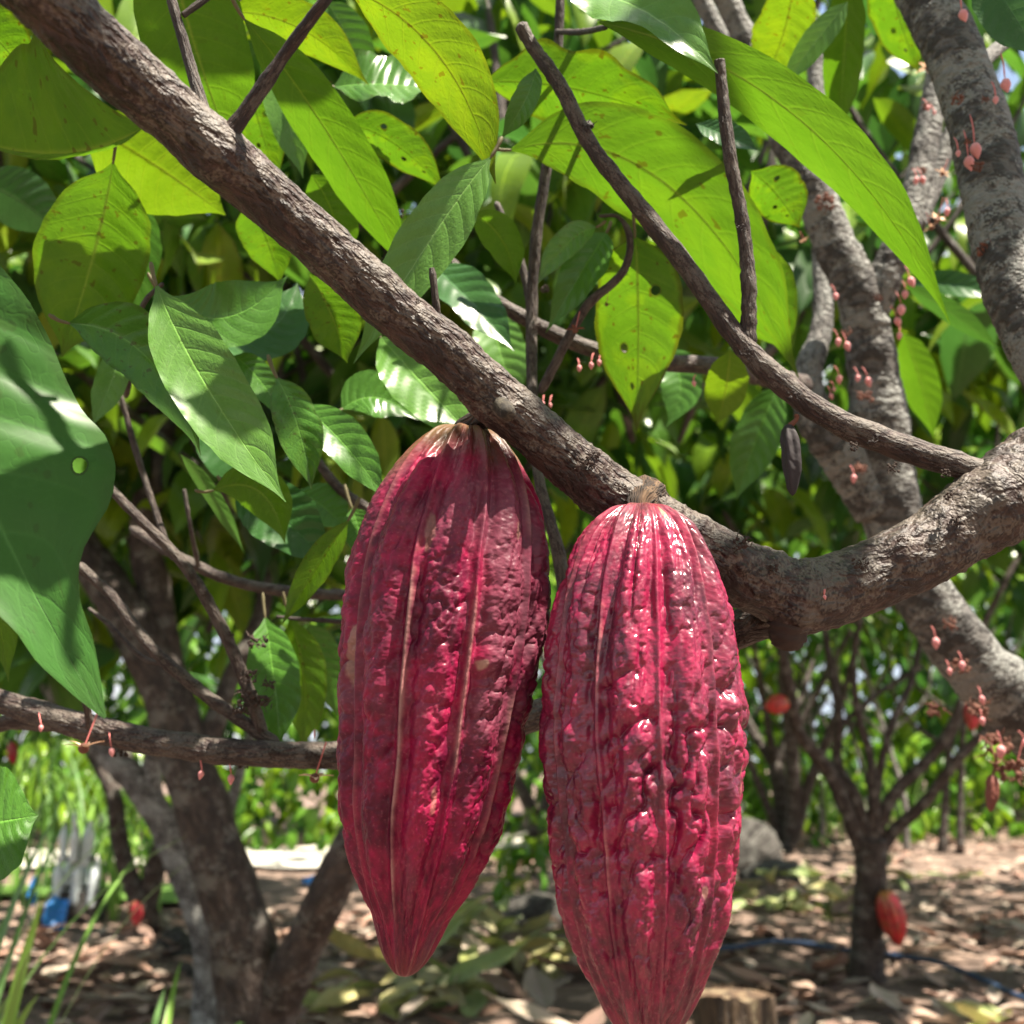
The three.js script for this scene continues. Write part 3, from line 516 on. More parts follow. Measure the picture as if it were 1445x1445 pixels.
function podRelief(th, t, R, L, seed, phase, rough) {
  const s = t * L, [dr, str] = ridgeAt(th, t, seed, phase), d = dr * Math.max(R, 0.004);
  const [a, b] = circ(th, 0.037);
  let h = str * (0.0014 * Math.exp(-((d / 0.0010) ** 2)) - 0.0015 * Math.exp(-(((d - 0.0034) / 0.0022) ** 2)));
  const lobe = Math.cos(dr * 10); h += 0.0015 * (-lobe) * step(0, 0.25, t) * (1 - step(0.8, 1, t));
  const bil = (f, g, e, z) => { const q = Math.abs(2 * fbm(a * f + 13, b * f + s * 20, s * g + seed * 3.1 + z, 2) - 1); return q / (q + 0.34) * 0.75 * e; };
  const topW = 1 - step(0.12, 0.42, t), fade = (1 - 0.72 * step(0.55, 0.98, t)) * step(-0.03, 0.07, t);
  const patch = 0.45 + 0.9 * noise(a * 70 + 3, b * 70, s * 50 + seed);
  const long = bil(150, 17, 0.0066, 1), round = bil(125, 68, 0.0056, 4), mid = bil(250, 150, 0.0024, 8), fine = (fbm(a * 900, b * 900, s * 800, 2) - 0.5) * 0.0007;
  const keep = 1 - 0.8 * Math.exp(-((d / 0.0026) ** 2));
  h += rough * fade * patch * keep * (mix(round, long, topW) - 0.0024 + mid * mix(1, 0.6, topW)) + fine * keep;
  return h;
}
function podTex(seed, phase, o, px = 1024) {
  return tex8(px, px, (u, t) => {
    const th = u * 2 * Math.PI, [a, b] = circ(th, 0.037), s = t * 0.21, [dr, str, kk] = ridgeAt(th, t, seed, phase), d = dr * 0.034;
    const n1 = fbm(a * 55, b * 55, s * 45 + seed, 4), n2 = fbm(a * 420, b * 420, s * 260 + seed, 3), n3 = fbm(a * 1300, b * 1300, s * 1300, 2);
    let c = mix3([0.085, 0.0035, 0.022], [0.275, 0.0055, 0.048], step(0.3, 0.7, n1 * 0.55 + n2 * 0.45));
    c = mix3(c, [0.125, 0.030, 0.050], o.dull * step(0.45, 0.7, fbm(a * 40 + 8, b * 40, s * 28 + 3, 4)));
    // corky lines on the ridges
    const line = Math.exp(-((d / (o.line * (0.5 + n2))) ** 2)) * step(0.40, 0.66, fbm(kk * 7, s * 34, seed, 3) * 0.75 + n2 * 0.32) * clamp((str - 0.78) * 3.2, 0.10, 1);
    c = mix3(c, o.cork, clamp(line * 0.75) * step(0.02, 0.12, t));
    for (const [x, y, w, h, k] of o.scars) { let e = Math.abs(u - x); e = Math.min(e, 1 - e); const q = Math.hypot(e / w, (t - y) / h) + (n2 - 0.5) * 1.1; c = mix3(c, [0.36, 0.22, 0.16], k * (1 - step(0.55, 1, q))); }
    // greenish brown skin at the stalk end, dull brown at the point
    c = mix3(c, [0.10, 0.075, 0.022], o.neck * (1 - step(0.02, 0.13, t + (n1 - 0.5) * 0.14)) * (0.5 + n2 * 0.6));
    c = mix3(c, [0.13, 0.035, 0.03], o.point * step(0.93, 1.0, t + (n2 - 0.5) * 0.1));
    c = mix3(c, [0.40, 0.18, 0.18], 0.14 * step(0.70, 0.78, n3));
    return c.map((x) => x * (0.8 + 0.4 * n3));
  });
}
const podFine = tex8(1024, 1024, (u, v) => { const n = wrapNoise(u, v, 110, 96, 901, 3), m = wrapNoise(u, v, 40, 30, 902, 3), b = n * 0.65 + m * 0.35; return [b, b, b]; }, false);
const podMat = (map, o) => new THREE.MeshPhysicalMaterial({ map, bumpMap: podFine, bumpScale: 0.00055, roughness: 0.55, specularIntensity: 0.35, clearcoat: 0.5, clearcoatRoughness: 0.25, ...o });
const pxr = (w, y, y0, y1, d0, d1) => w / 2 * mix(d0, d1, (y - y0) / (y1 - y0)) / FPX;
function profile(rows, y0, y1, d0, d1) { return rows.map(([y, w]) => [(y - y0) / (y1 - y0), pxr(w, y, y0, y1, d0, d1)]); }
{
  const y0 = 603, y1 = 1378, d0 = 0.432, d1 = 0.388;
  const a = P(660, y0, d0), b = P(569, y1, d1);
  const g = thing('cacao_pod', 'dull dark crimson cacao pod tucked up under the bough, the upper of two', 'cacao pod', a, 'big crimson pods on the bough');
  delete g.userData.group;
  const prof = profile([[603, 0], [604, 30], [612, 84], [630, 126], [660, 170], [700, 212], [760, 254], [820, 276], [880, 283], [930, 280], [1000, 270], [1050, 257], [1110, 243], [1160, 230], [1200, 208], [1240, 178], [1275, 143], [1300, 112], [1325, 88], [1345, 70], [1360, 52], [1369, 37], [1375, 22], [1377.5, 9], [1378, 0]], y0, y1, d0, d1);
  part('husk', podGeo(a, b, prof, 5, 0.25, 0.8), podMat(podTex(5, 0.25, { dull: 0.85, line: 0.0009, cork: [0.34, 0.20, 0.17], neck: 0.95, point: 0.6, scars: [[0.076, 0.46, 0.009, 0.012, 0.8], [0.84, 0.46, 0.014, 0.07, 0.6], [0.97, 0.24, 0.012, 0.04, 0.35], [0.03, 0.7, 0.008, 0.03, 0.4], [0.12, 0.22, 0.01, 0.02, 0.4]] }), { roughness: 0.55, clearcoat: 0.28, clearcoatRoughness: 0.3 }), g);
  part('stalk', limb([[648, 640, 0.438, 60], [655, 610, 0.437, 36], [678, 590, 0.425, 30], [702, 566, 0.408, 36]], { seg: 20, along: 24, rough: 0.1 }), M.brown, g);
}
{
  const y0 = 713, y1 = 1474, d0 = 0.402, d1 = 0.362;
  const a = P(904, y0, d0), b = P(913, y1, d1);
  const g = thing('cacao_pod', 'glossy bright crimson cacao pod with knobbly ridges hanging in front of the bough', 'cacao pod', a);
  const prof = profile([[713, 0], [714, 40], [719, 78], [730, 112], [744, 142], [780, 182], [823, 217], [870, 242], [927, 259], [980, 270], [1038, 277], [1100, 275], [1173, 265], [1230, 252], [1283, 238], [1320, 219], [1350, 200], [1380, 174], [1399, 156], [1436, 112], [1458, 74], [1470, 36], [1474, 0]], y0, y1, d0, d1);
  part('husk', podGeo(a, b, prof, 9, -0.07, 1.35), podMat(podTex(9, -0.07, { dull: 0.25, line: 0.0008, cork: [0.40, 0.15, 0.14], neck: 0.12, point: 0.5, scars: [[0.06, 0.035, 0.012, 0.02, 0.9], [0.90, 0.34, 0.006, 0.008, 0.5], [0.10, 0.72, 0.006, 0.012, 0.4]] }), { roughness: 0.55, clearcoat: 0.85, clearcoatRoughness: 0.18 }), g);
  part('stalk', limb([[900, 735, 0.406, 46], [903, 716, 0.405, 40], [909, 706, 0.412, 44], [913, 702, 0.424, 60]], { seg: 24, along: 20, rough: 0.16, lump: 0.2 }), M.scar, g);
}
// small shrivelled pods
function smallPod(name, label, x, y0, x1, y1, w, d, col, holder) {
  const a = P(x, y0, d), b = P(x1, y1, d - 0.006), L = a.distanceTo(b), g = thing(name, label, 'small pod', a);
  const prof = [[0, 0], [0.02, 0.35], [0.1, 0.75], [0.3, 1], [0.6, 0.95], [0.85, 0.6], [0.96, 0.3], [1, 0]].map(([t, r]) => [t, r * w / 2 * d / FPX]);
  const nu = 40, nv = 60, pos = [], uv = [], idx = [], ax = b.clone().sub(a).normalize(), X = V(1, 0, 0).addScaledVector(ax, -ax.x).normalize(), Z = V().crossVectors(X, ax);
  for (let j = 0; j <= nv; j++) for (let i = 0; i <= nu; i++) { const t = j / nv, th = i / nu * 6.28318, R = profAt(prof, t) * (1 + 0.12 * Math.cos(th * 5) + 0.25 * (fbm(Math.cos(th) * 3, Math.sin(th) * 3, t * 9, 3) - 0.5)), q = a.clone().addScaledVector(ax, t * L).addScaledVector(X, Math.sin(th) * R + Math.sin(t * 3) * L * 0.03).addScaledVector(Z, Math.cos(th) * R); pos.push(q.x, q.y, q.z); uv.push(i / nu, t); }
  gridIndex(nu, nv, idx); part('husk', geoOf(pos, uv, idx), new THREE.MeshStandardMaterial({ color: new THREE.Color().setRGB(...col), roughness: 0.7 }), g);
  part('stalk', limb([[P(...holder), 0.0012], [P(holder[0], (holder[1] + y0) / 2, d), 0.001], [a.clone().addScaledVector(ax, L * 0.05), 0.0014]], { seg: 8, along: 8 }), M.dried, g);
}
smallPod('dried_pod', 'shrivelled black young pod dangling from the long grey twig', 1112, 598, 1118, 700, 26, 0.462, [0.02, 0.014, 0.016], [1124, 584, 0.462]);
smallPod('dried_pod', 'little reddish brown withered pod dangling below the grey trunk with pink buds', 1401, 1092, 1397, 1146, 17, 0.80, [0.16, 0.045, 0.03], [1406, 1062, 0.80]);

// ================================================================== grey tree behind, with pink buds
const grey = thing('cacao_tree', 'grey barked cacao tree dotted with pink flower buds behind the bough', 'tree', P(1900, 1445, 1.05).setY(0));
part('trunk', limb([[1218, 430, 0.86, 59], [1232, 520, 0.86, 70], [1240, 600, 0.86, 83], [1252, 690, 0.86, 86], [1270, 770, 0.86, 81], [1310, 850, 0.86, 83], [1370, 930, 0.86, 90], [1450, 1010, 0.87, 104], [1600, 1140, 0.92, 126], [1780, 1330, 1.0, 135]], { seg: 36, along: 200, uvm: 0.12, rough: 0.05, lump: 0.08, seed: 41 }), M.grey, grey);
part('trunk', limb([[P(1760, 1310, 1.0), 0.05], [P(1850, 1500, 1.03), 0.055], [grey.position.clone().add(V(0, -0.06, 0)), 0.075]], { seg: 24, along: 40, uvm: 0.12 }), M.grey, grey);
const greyLimbs = [
  [[985, -80, 0.9, 32], [1030, 10, 0.9, 33], [1075, 110, 0.89, 37], [1110, 200, 0.88, 42], [1150, 275, 0.87, 55], [1175, 340, 0.865, 58], [1210, 410, 0.86, 62], [1225, 470, 0.86, 65]],
  [[1330, 30, 0.92, 30], [1322, 110, 0.91, 33], [1305, 210, 0.89, 37], [1285, 300, 0.87, 39], [1258, 370, 0.86, 46], [1228, 440, 0.86, 53]],
  [[1370, 90, 0.95, 18], [1345, 180, 0.93, 23], [1318, 260, 0.91, 26], [1290, 320, 0.88, 30]],
  [[1150, 30, 1.0, 23], [1152, 180, 0.97, 23], [1158, 340, 0.94, 25], [1160, 460, 0.9, 30], [1140, 530, 0.87, 40], [1150, 590, 0.86, 53], [1195, 650, 0.86, 67], [1245, 720, 0.86, 76]],
  [[960, -70, 0.95, 23], [1000, 20, 0.94, 25], [1050, 110, 0.92, 25], [1080, 170, 0.9, 25]],
];
greyLimbs.forEach((l, i) => part('limb', limb(l, { seg: 24, along: 120, uvm: 0.10, rough: 0.07, lump: 0.1, seed: 60 + i }), M.grey, grey));
for (const [x, y, r] of [[1165, 285, 16], [1130, 222, 8], [1250, 300, 8], [1240, 420, 8], [1220, 560, 12], [1215, 660, 12], [1320, 1000, 16], [1340, 880, 12], [1405, 1050, 26], [1430, 1090, 24], [1355, 940, 14], [1380, 1000, 20], [1270, 330, 12], [1278, 360, 10], [1310, 150, 8], [1300, 240, 8], [1195, 470, 8], [1075, 52, 8]]) part('flower_cushion', cushion(P(x, y, 0.825), r * 0.83 / FPX, rnd, 22), M.dried, grey);
for (const [x, y, L] of [[1309, 154, 10], [1318, 160, 8], [1293, 256, 13], [1301, 255, 13], [1258, 347, 12], [1283, 400, 18], [1278, 417, 15], [1272, 440, 20], [1265, 455, 16], [1270, 475, 12], [1179, 420, 13], [1183, 484, 14], [1194, 490, 16], [1184, 536, 14], [1211, 535, 12], [1224, 540, 16], [1205, 676, 14], [1320, 908, 18], [1357, 940, 15], [1339, 948, 12], [1385, 1018, 14], [1413, 1062, 22], [1384, 988, 14], [1445, 1050, 14], [1280, 335, 10], [1337, 300, 14], [1172, 560, 10], [1177, 550, 8]]) bud(grey, x, y, 0.815, L, 0.9, 3 + rnd() * 6);
for (const [x, y, R] of [[1310, 96, 18], [1330, 245, 12], [1323, 310, 16], [1314, 322, 12], [1405, 1080, 16], [1434, 1082, 20], [1135, 340, 8], [1422, 470, 10]]) flower(grey, x, y, 0.80, R, y > 1000 ? M.dried : M.sepal);

// ================================================================== trees further back
function backTree(label, base, stems, mat, singles, clusters, size, seed, groupName) {
  const t = thing('cacao_tree', label, 'tree', V(base.x, groundY(base.x, base.z), base.z)), r = rngOf(seed);
  stems.forEach((s, i) => part(i ? 'limb' : 'trunk', limb(s.map((q) => q), { seg: 18, along: 70, uvm: 0.14, rough: 0.09, lump: 0.14, seed: seed + i }), mat, t));
  const list = [];
  for (const [c, R, n, per] of clusters) for (let i = 0; i < n; i++) { const d = V(r() * 2 - 1, r() * 2 - 1, r() * 2 - 1); d.multiplyScalar(Math.pow(r(), 0.25) / Math.max(0.3, d.length())); cluster(r, c.clone().add(V(d.x * R.x, d.y * R.y, d.z * R.z)), list, per, size, 0.7); }
  for (const [c, R, n] of clusters) if (n > 8) for (let i = 0; i < Math.min(16, n / 6); i++) { const a = c.clone().add(V((r() - 0.5) * R.x, -R.y * (0.5 + 0.5 * r()), (r() - 0.5) * R.z)), b = a.clone().add(V((r() - 0.5) * R.x * 1.4, R.y * (0.6 + r()), (r() - 0.5) * R.z)), q = 0.0035 + 0.005 * r(); part('twig', limb([[a, q * 1.5], [a.clone().lerp(b, 0.5).add(V((r() - 0.5) * 0.12, 0, (r() - 0.5) * 0.12)), q], [b, q * 0.5]], { seg: 7, along: 12, rough: 0, lump: 0.2 }), mat, t); }
  foliage(t, list, singles, r); return t;
}
const at = (px, py, d) => P(px, py, d);
{ // brown forked trunk, left
  const b = P(372, 1700, 1.75); b.y = 0; const foot = V(b.x, -0.06, b.z);
  backTree('brown forked cacao trunk rising beside the blade grass', b, [
    [[foot, 0.085], [P(365, 1500, 1.76), 0.066], [352, 1380, 1.76, 98], [318, 1240, 1.77, 80], [272, 1100, 1.8, 74], [236, 980, 1.85, 66], [180, 870, 1.9, 62], [120, 780, 2.0, 54], [40, 660, 2.1, 44], [-60, 500, 2.3, 30]],
    [[P(368, 1480, 1.76), 0.05], [400, 1390, 1.74, 66], [440, 1310, 1.72, 58], [480, 1225, 1.7, 54], [540, 1120, 1.72, 50], [620, 980, 1.8, 42], [700, 800, 2.0, 34], [760, 560, 2.3, 24]],
    [[300, 1180, 1.79, 50], [262, 1060, 1.84, 54], [232, 940, 1.9, 52], [218, 840, 1.95, 48], [205, 740, 2.0, 44], [230, 600, 2.1, 36], [260, 420, 2.3, 26]],
    [[275, 1100, 1.8, 40], [325, 960, 1.9, 26], [372, 850, 2.0, 22], [360, 760, 2.1, 18], [330, 650, 2.2, 14]],
  ], M.dark, 220, [[P(250, 420, 2.1), V(1.0, 0.55, 0.5), 130, 6], [P(640, 330, 2.3), V(0.9, 0.6, 0.5), 110, 6], [P(400, 60, 2.4), V(1.4, 0.5, 0.6), 90, 7], [P(40, 760, 2.0), V(0.35, 0.3, 0.3), 8, 5], [P(330, 740, 2.2), V(0.4, 0.25, 0.3), 16, 5]], 0.17, 101);
}
{ // slender grey trunk
  const b = G(300, 1470); 
  backTree('slender pale grey cacao trunk with a crooked fork near the bottles', b, [
    [[V(b.x, -0.06, b.z), 0.06], [296, 1400, 2.55, 46], [292, 1330, 2.56, 42], [262, 1240, 2.58, 40], [228, 1160, 2.6, 42], [190, 1100, 2.62, 40], [150, 1062, 2.65, 34], [80, 980, 2.75, 28], [-20, 860, 2.9, 22]],
    [[222, 1160, 2.6, 28], [214, 1100, 2.62, 28], [220, 1040, 2.65, 26], [240, 940, 2.75, 22], [230, 800, 2.9, 18]],
    [[300, 1400, 2.55, 34], [312, 1320, 2.56, 26], [300, 1240, 2.6, 18], [330, 1120, 2.7, 16], [360, 1000, 2.85, 14], [350, 850, 3.0, 12]],
  ], M.pale, 90, [[P(120, 640, 2.9), V(0.9, 0.5, 0.4), 36, 6], [P(420, 620, 3.0), V(0.7, 0.45, 0.4), 26, 6]], 0.24, 131);
}
{ // dark thin stems further left
  const b = G(205, 1290);
  backTree('thin dark many stemmed cacao tree beyond the pale grey trunk', b, [
    [[V(b.x, -0.05, b.z), 0.05], [205, 1290, 4.2, 34], [182, 1235, 4.2, 26], [168, 1180, 4.2, 24], [160, 1120, 4.2, 22], [130, 1060, 4.3, 20], [90, 950, 4.5, 16]],
    [[206, 1285, 4.2, 26], [214, 1230, 4.2, 22], [228, 1170, 4.2, 18], [200, 1110, 4.25, 16], [170, 1050, 4.3, 14]],
    [[210, 1280, 4.2, 22], [236, 1190, 4.25, 16], [258, 1110, 4.3, 14], [270, 980, 4.5, 12]],
  ], M.dark, 60, [[P(100, 800, 4.4), V(1.3, 0.5, 0.7), 30, 6], [P(300, 780, 4.6), V(1.2, 0.5, 0.7), 30, 6]], 0.25, 151);
}
{ // the right hand tree with spreading arms and red pods
  const b = G(1222, 1368);
  const D = b.clone().sub(EYE).dot(AF);
  backTree('small spreading cacao tree with vase shaped arms and a red pod on its trunk', b, [
    [[V(b.x, -0.06, b.z), 0.06], [1223, 1340, D, 48], [1226, 1280, D, 43], [1229, 1220, D, 44], [1230, 1180, D, 42]],
    [[1222, 1220, D, 25], [1205, 1170, D, 23], [1170, 1090, D, 21], [1126, 1030, D - 0.05, 19], [1112, 960, D - 0.1, 17], [1090, 860, D - 0.1, 13], [1020, 720, D, 9]],
    [[1228, 1200, D, 20], [1205, 1120, D, 17], [1182, 1078, D + 0.05, 15], [1184, 1012, D + 0.05, 13], [1172, 940, D + 0.1, 11], [1150, 800, D + 0.2, 8]],
    [[1232, 1190, D, 20], [1232, 1110, D - 0.02, 15], [1226, 1060, D, 12], [1210, 1005, D, 11], [1205, 930, D, 9], [1230, 800, D, 7]],
    [[1234, 1180, D, 18], [1238, 1110, D, 12], [1256, 1030, D, 11], [1286, 960, D + 0.1, 10], [1310, 850, D + 0.2, 8]],
    [[1234, 1180, D, 21], [1262, 1120, D, 18], [1300, 1082, D, 16], [1332, 1044, D, 15], [1358, 985, D, 12], [1380, 900, D + 0.1, 10], [1440, 780, D + 0.2, 7]],
    [[1236, 1210, D, 21], [1262, 1172, D, 18], [1300, 1138, D - 0.05, 16], [1348, 1076, D - 0.1, 15], [1392, 1030, D - 0.1, 12], [1480, 940, D - 0.1, 9]],
    [[1180, 1030, D + 0.05, 9], [1230, 985, D + 0.1, 8], [1300, 940, D + 0.2, 7]],
  ], M.dark, 140, [[P(1150, 600, D + 0.4), V(1.1, 0.55, 0.6), 46, 6], [P(1420, 560, D + 0.3), V(0.8, 0.5, 0.6), 34, 6], [P(900, 640, D + 0.6), V(0.7, 0.4, 0.5), 24, 6], [P(1100, 250, D), V(1.6, 0.8, 0.8), 150, 7]], 0.24, 171);
  var RD = D;
}
{
  const b = G(1112, 1212), D = b.clone().sub(EYE).dot(AF);
  backTree('dark upright cacao tree standing beyond the grey boulders', b, [
    [[V(b.x, groundY(b.x, b.z) - 0.05, b.z), 0.07], [1114, 1190, D, 22], [1120, 1120, D, 21], [1116, 1040, D, 18], [1106, 960, D, 16], [1112, 860, D, 14]],
    [[1118, 1190, D, 18], [1140, 1110, D, 16], [1160, 1060, D, 14], [1190, 980, D, 10], [1210, 900, D, 9]],
    [[1108, 1200, D + 0.1, 15], [1080, 1130, D + 0.1, 12], [1052, 1060, D + 0.1, 10], [1030, 990, D + 0.1, 8]],
  ], M.dark, 40, [[P(1100, 760, D), V(1.8, 0.7, 1), 40, 6]], 0.26, 191);
}
{
  const b = G(760, 1205), D = b.clone().sub(EYE).dot(AF);
  backTree('crooked thin cacao tree seen between the two big pods', b, [
    [[V(b.x, groundY(b.x, b.z) - 0.05, b.z), 0.07], [758, 1190, D, 24], [748, 1140, D, 20], [720, 1080, D, 16], [700, 980, D, 12]],
    [[756, 1180, D, 18], [776, 1110, D, 14], [790, 1020, D, 10]],
  ], M.dark, 30, [[P(620, 820, D), V(1.7, 0.7, 1), 34, 6]], 0.26, 197);
}
// tangle of thin stems beyond the vase shaped tree
{
  const r = rngOf(337);
  for (let i = 0; i < 11; i++) {
    const px = mix(1030, 1450, (i + 0.2 + 0.6 * r()) / 11), py = 1182 + r() * 36, b = G(px, py), y = groundY(b.x, b.z), t = thing('sapling', 'thin bare sapling in the tangle beyond the vase shaped tree', 'sapling', V(b.x, y, b.z), 'thin bare saplings'), h = 1.5 + r() * 0.8, l = (r() - 0.5) * 1.3, q = 0.018 + r() * 0.016;
    const p = (k, dx = 0) => V(b.x + l * k * k + dx, y - 0.04 + h * k, b.z + (r() - 0.5) * 0.1);
    const fork = p(0.45); part('stem', limb([[p(0), q * 1.3], [p(0.2, 0.03), q], [fork, q * 0.85], [p(0.75), q * 0.6], [p(1), q * 0.35]], { seg: 8, along: 26, rough: 0.05, lump: 0.15, seed: i }), i % 3 ? M.dark : M.pale, t);
    for (const k of [1, -1]) part('branch', limb([[fork, q * 0.6], [fork.clone().add(V(k * (0.15 + 0.2 * r()), 0.3, 0)), q * 0.5], [fork.clone().add(V(k * (0.3 + 0.4 * r()), 0.8, 0.1)), q * 0.25]], { seg: 7, along: 14, rough: 0, lump: 0.15 }), i % 3 ? M.dark : M.pale, t);
  }
}
// more orchard trees whose crowns close the canopy
[['leafy cacao tree closing the orchard beyond the blade grass', -2.6, -3.6, 211], ['leafy cacao tree in the orchard row beyond the crooked thin one', 0.5, -5.2, 223], ['leafy cacao tree at the orchard edge beyond the vase shaped one', 3.2, -4.9, 227], ['leafy cacao tree beside the pale path', -4.2, -7.2, 229], ['leafy cacao tree in the deep shade of the far row', 2.0, -8.2, 233]].forEach(([label, x, z, s], i) => {
  const y = groundY(x, z), r = rngOf(s), h = 1.5 + r() * 0.3, st = [[[V(x, y - 0.05, z), 0.075], [V(x + 0.03, y + 0.35, z), 0.06], [V(x - 0.02, y + 0.75, z), 0.055]]];
  for (let k = 0; k < 5; k++) { const a = k * 1.257 + r(), c = Math.cos(a), q = Math.sin(a); st.push([[V(x - 0.01, y + 0.6, z), 0.034], [V(x + c * 0.25, y + 1.0, z + q * 0.25), 0.026], [V(x + c * 0.55, y + 1.5, z + q * 0.55), 0.02], [V(x + c * 0.9, y + 2.1, z + q * 0.9), 0.012]]); }
  backTree(label, V(x, 0, z), st, M.dark, 60, [[V(x, y + h + 0.75, z), V(1.6, 1.0, 1.4), 190, 7]], 0.26, s);
});
// close canopy leaves that hang behind the bough, on the brown trunk's neighbour
{
  const b = V(-1.15, 0, -1.35);
  const st = [[[V(b.x, -0.05, b.z), 0.055], [V(b.x - 0.02, 0.5, b.z), 0.045], [V(b.x + 0.1, 1.0, b.z), 0.035], [V(b.x + 0.35, 1.5, b.z - 0.05), 0.024], [V(b.x + 0.9, 1.95, b.z - 0.1), 0.012]]];
  backTree('leafy cacao tree whose drooping leaves hang behind the bough', b, st, M.dark, 200, [[V(-0.35, 1.75, -1.35), V(0.75, 0.5, 0.22), 56, 5], [V(0.55, 1.65, -1.5), V(0.6, 0.5, 0.22), 44, 5]], 0.165, 257);
}
// neighbours over and behind the camera: they close the sky and leave one gap where the sun comes in
[['leafy cacao tree out of view that shades the big dark leaf', -1.5, 1.7, 271], ['leafy cacao tree out of view that shades the glossy pod', 2.0, 1.2, 277], ['leafy cacao tree shading the blade grass', -2.3, -1.2, 281]].forEach(([label, x, z, s]) => {
  const y = groundY(x, z), r = rngOf(s), st = [[[V(x, y - 0.05, z), 0.075], [V(x + 0.03, y + 0.45, z), 0.06], [V(x - 0.02, y + 0.9, z), 0.055]]], cl = [];
  for (let k = 0; k < 5; k++) { const a = k * 1.257 + r(), c = Math.cos(a), q = Math.sin(a); st.push([[V(x - 0.01, y + 0.75, z), 0.034], [V(x + c * 0.25, y + 1.2, z + q * 0.25), 0.026], [V(x + c * 0.55, y + 1.7, z + q * 0.55), 0.02], [V(x + c * 0.9, y + 2.2, z + q * 0.9), 0.012]]); }
  for (let k = 0; k < 90; k++) { const p = V(x + (r() * 2 - 1) * 1.9, y + 1.75 + r() * 1.1, z + (r() * 2 - 1) * 1.7), h = (p.y - 0.85) / SUN.y, off = Math.hypot(p.x - 0.2 - SUN.x * h, p.z + 0.55 - SUN.z * h), [px, py, d] = pixelOf(p); if (off < 0.9 || (d > 0.1 && d < 1.9 && px > -250 && px < 1700 && py > -200)) continue; if (s === 281 && k > 34) continue; let bare = false; for (let q = 0.3; q < 2.6 && !bare; q += 0.05) { const [sx, sy, sd] = pixelOf(p.clone().addScaledVector(SUN, -q)); bare = sd > 0.45 && sd < 0.75 && sx > 1180 && sx < 1560 && sy > -160 && sy < 480; } if (bare) continue; cl.push([p, V(0.12, 0.1, 0.12), 1, 8]); }
  backTree(label, V(x, 0, z), st, M.dark, 40, cl, 0.26, s + 1);
});
// far sunlit thicket
{
  const r = rngOf(301), list = [[], [], []], place = [];
  for (let i = 0; i < 26000; i++) { const x = mix(-14, 15, r()), z = -9.5 - r() * 6, y = Math.pow(r(), 0.8) * 6.5 * (0.55 + 0.6 * noise(x * 0.5, z * 0.5)); const e = new THREE.Euler((r() - 0.5) * 1.2, r() * 6.28, -0.1 - r() * 0.9, 'YXZ'), L = 0.2 + r() * 0.24; list[i % 3].push([new THREE.Matrix4().compose(V(x, y + 0.1, z), new THREE.Quaternion().setFromEuler(e), V(L, L, L * 1.2)), Math.floor(r() * 6), 0.8 + 0.5 * r()]); }
  const g = thing('thicket', 'dense sunlit green thicket closing the view beyond the orchard', 'thicket', V(0, 0, -12)); g.userData.kind = 'stuff';
  list.forEach((l, k) => { const im = new THREE.InstancedMesh(LEAF[k], white[0], l.length); l.forEach(([m, t, b], i) => { im.setMatrixAt(i, new THREE.Matrix4().makeTranslation(0, 0, 12).multiply(m)); im.setColorAt(i, new THREE.Color().setRGB(...tints[t].map((c) => c * b))); }); im.name = 'foliage'; im.userData.kind = 'stuff'; im.castShadow = im.receiveShadow = true; g.add(im); });
}

// low undergrowth at the orchard's far edge and along the path
{
  const r = rngOf(331), list = [[], [], []];
  for (let i = 0; i < 900; i++) {
    const back = i < 620, x = back ? mix(-7, 10, r()) : mix(-4.5, 0.4, r()), z = back ? -8.6 - r() * 1.6 : (r() < 0.5 ? -5.2 - r() * 0.5 : -7.6 - r() * 0.8), h = (back ? 0.8 : 0.32) * r(), out = [];
    if (!back && noise(x * 1.7, z * 1.7, 4) < 0.5) continue;
    cluster(r, V(x, groundY(x, z) + 0.06 + h, z), out, 4, back ? 0.24 : 0.13, 0.6); out.forEach((o) => list[Math.min(2, o.k)].push([o.m, [0, 1, 3, 5][Math.floor(r() * 4)], 0.8 + 0.5 * r()]));
  }
  const g = thing('undergrowth', 'low sunlit green undergrowth along the path and the orchard edge', 'undergrowth', V(0, 0, -8)); g.userData.kind = 'stuff';
  list.forEach((l, k) => { const im = new THREE.InstancedMesh(LEAF[k], white[0], l.length); l.forEach(([m, t, b], i) => { im.setMatrixAt(i, new THREE.Matrix4().makeTranslation(0, 0, 8).multiply(m)); im.setColorAt(i, new THREE.Color().setRGB(...tints[t].map((c) => c * b))); }); im.name = 'foliage'; im.userData.kind = 'stuff'; im.castShadow = im.receiveShadow = true; g.add(im); });
}

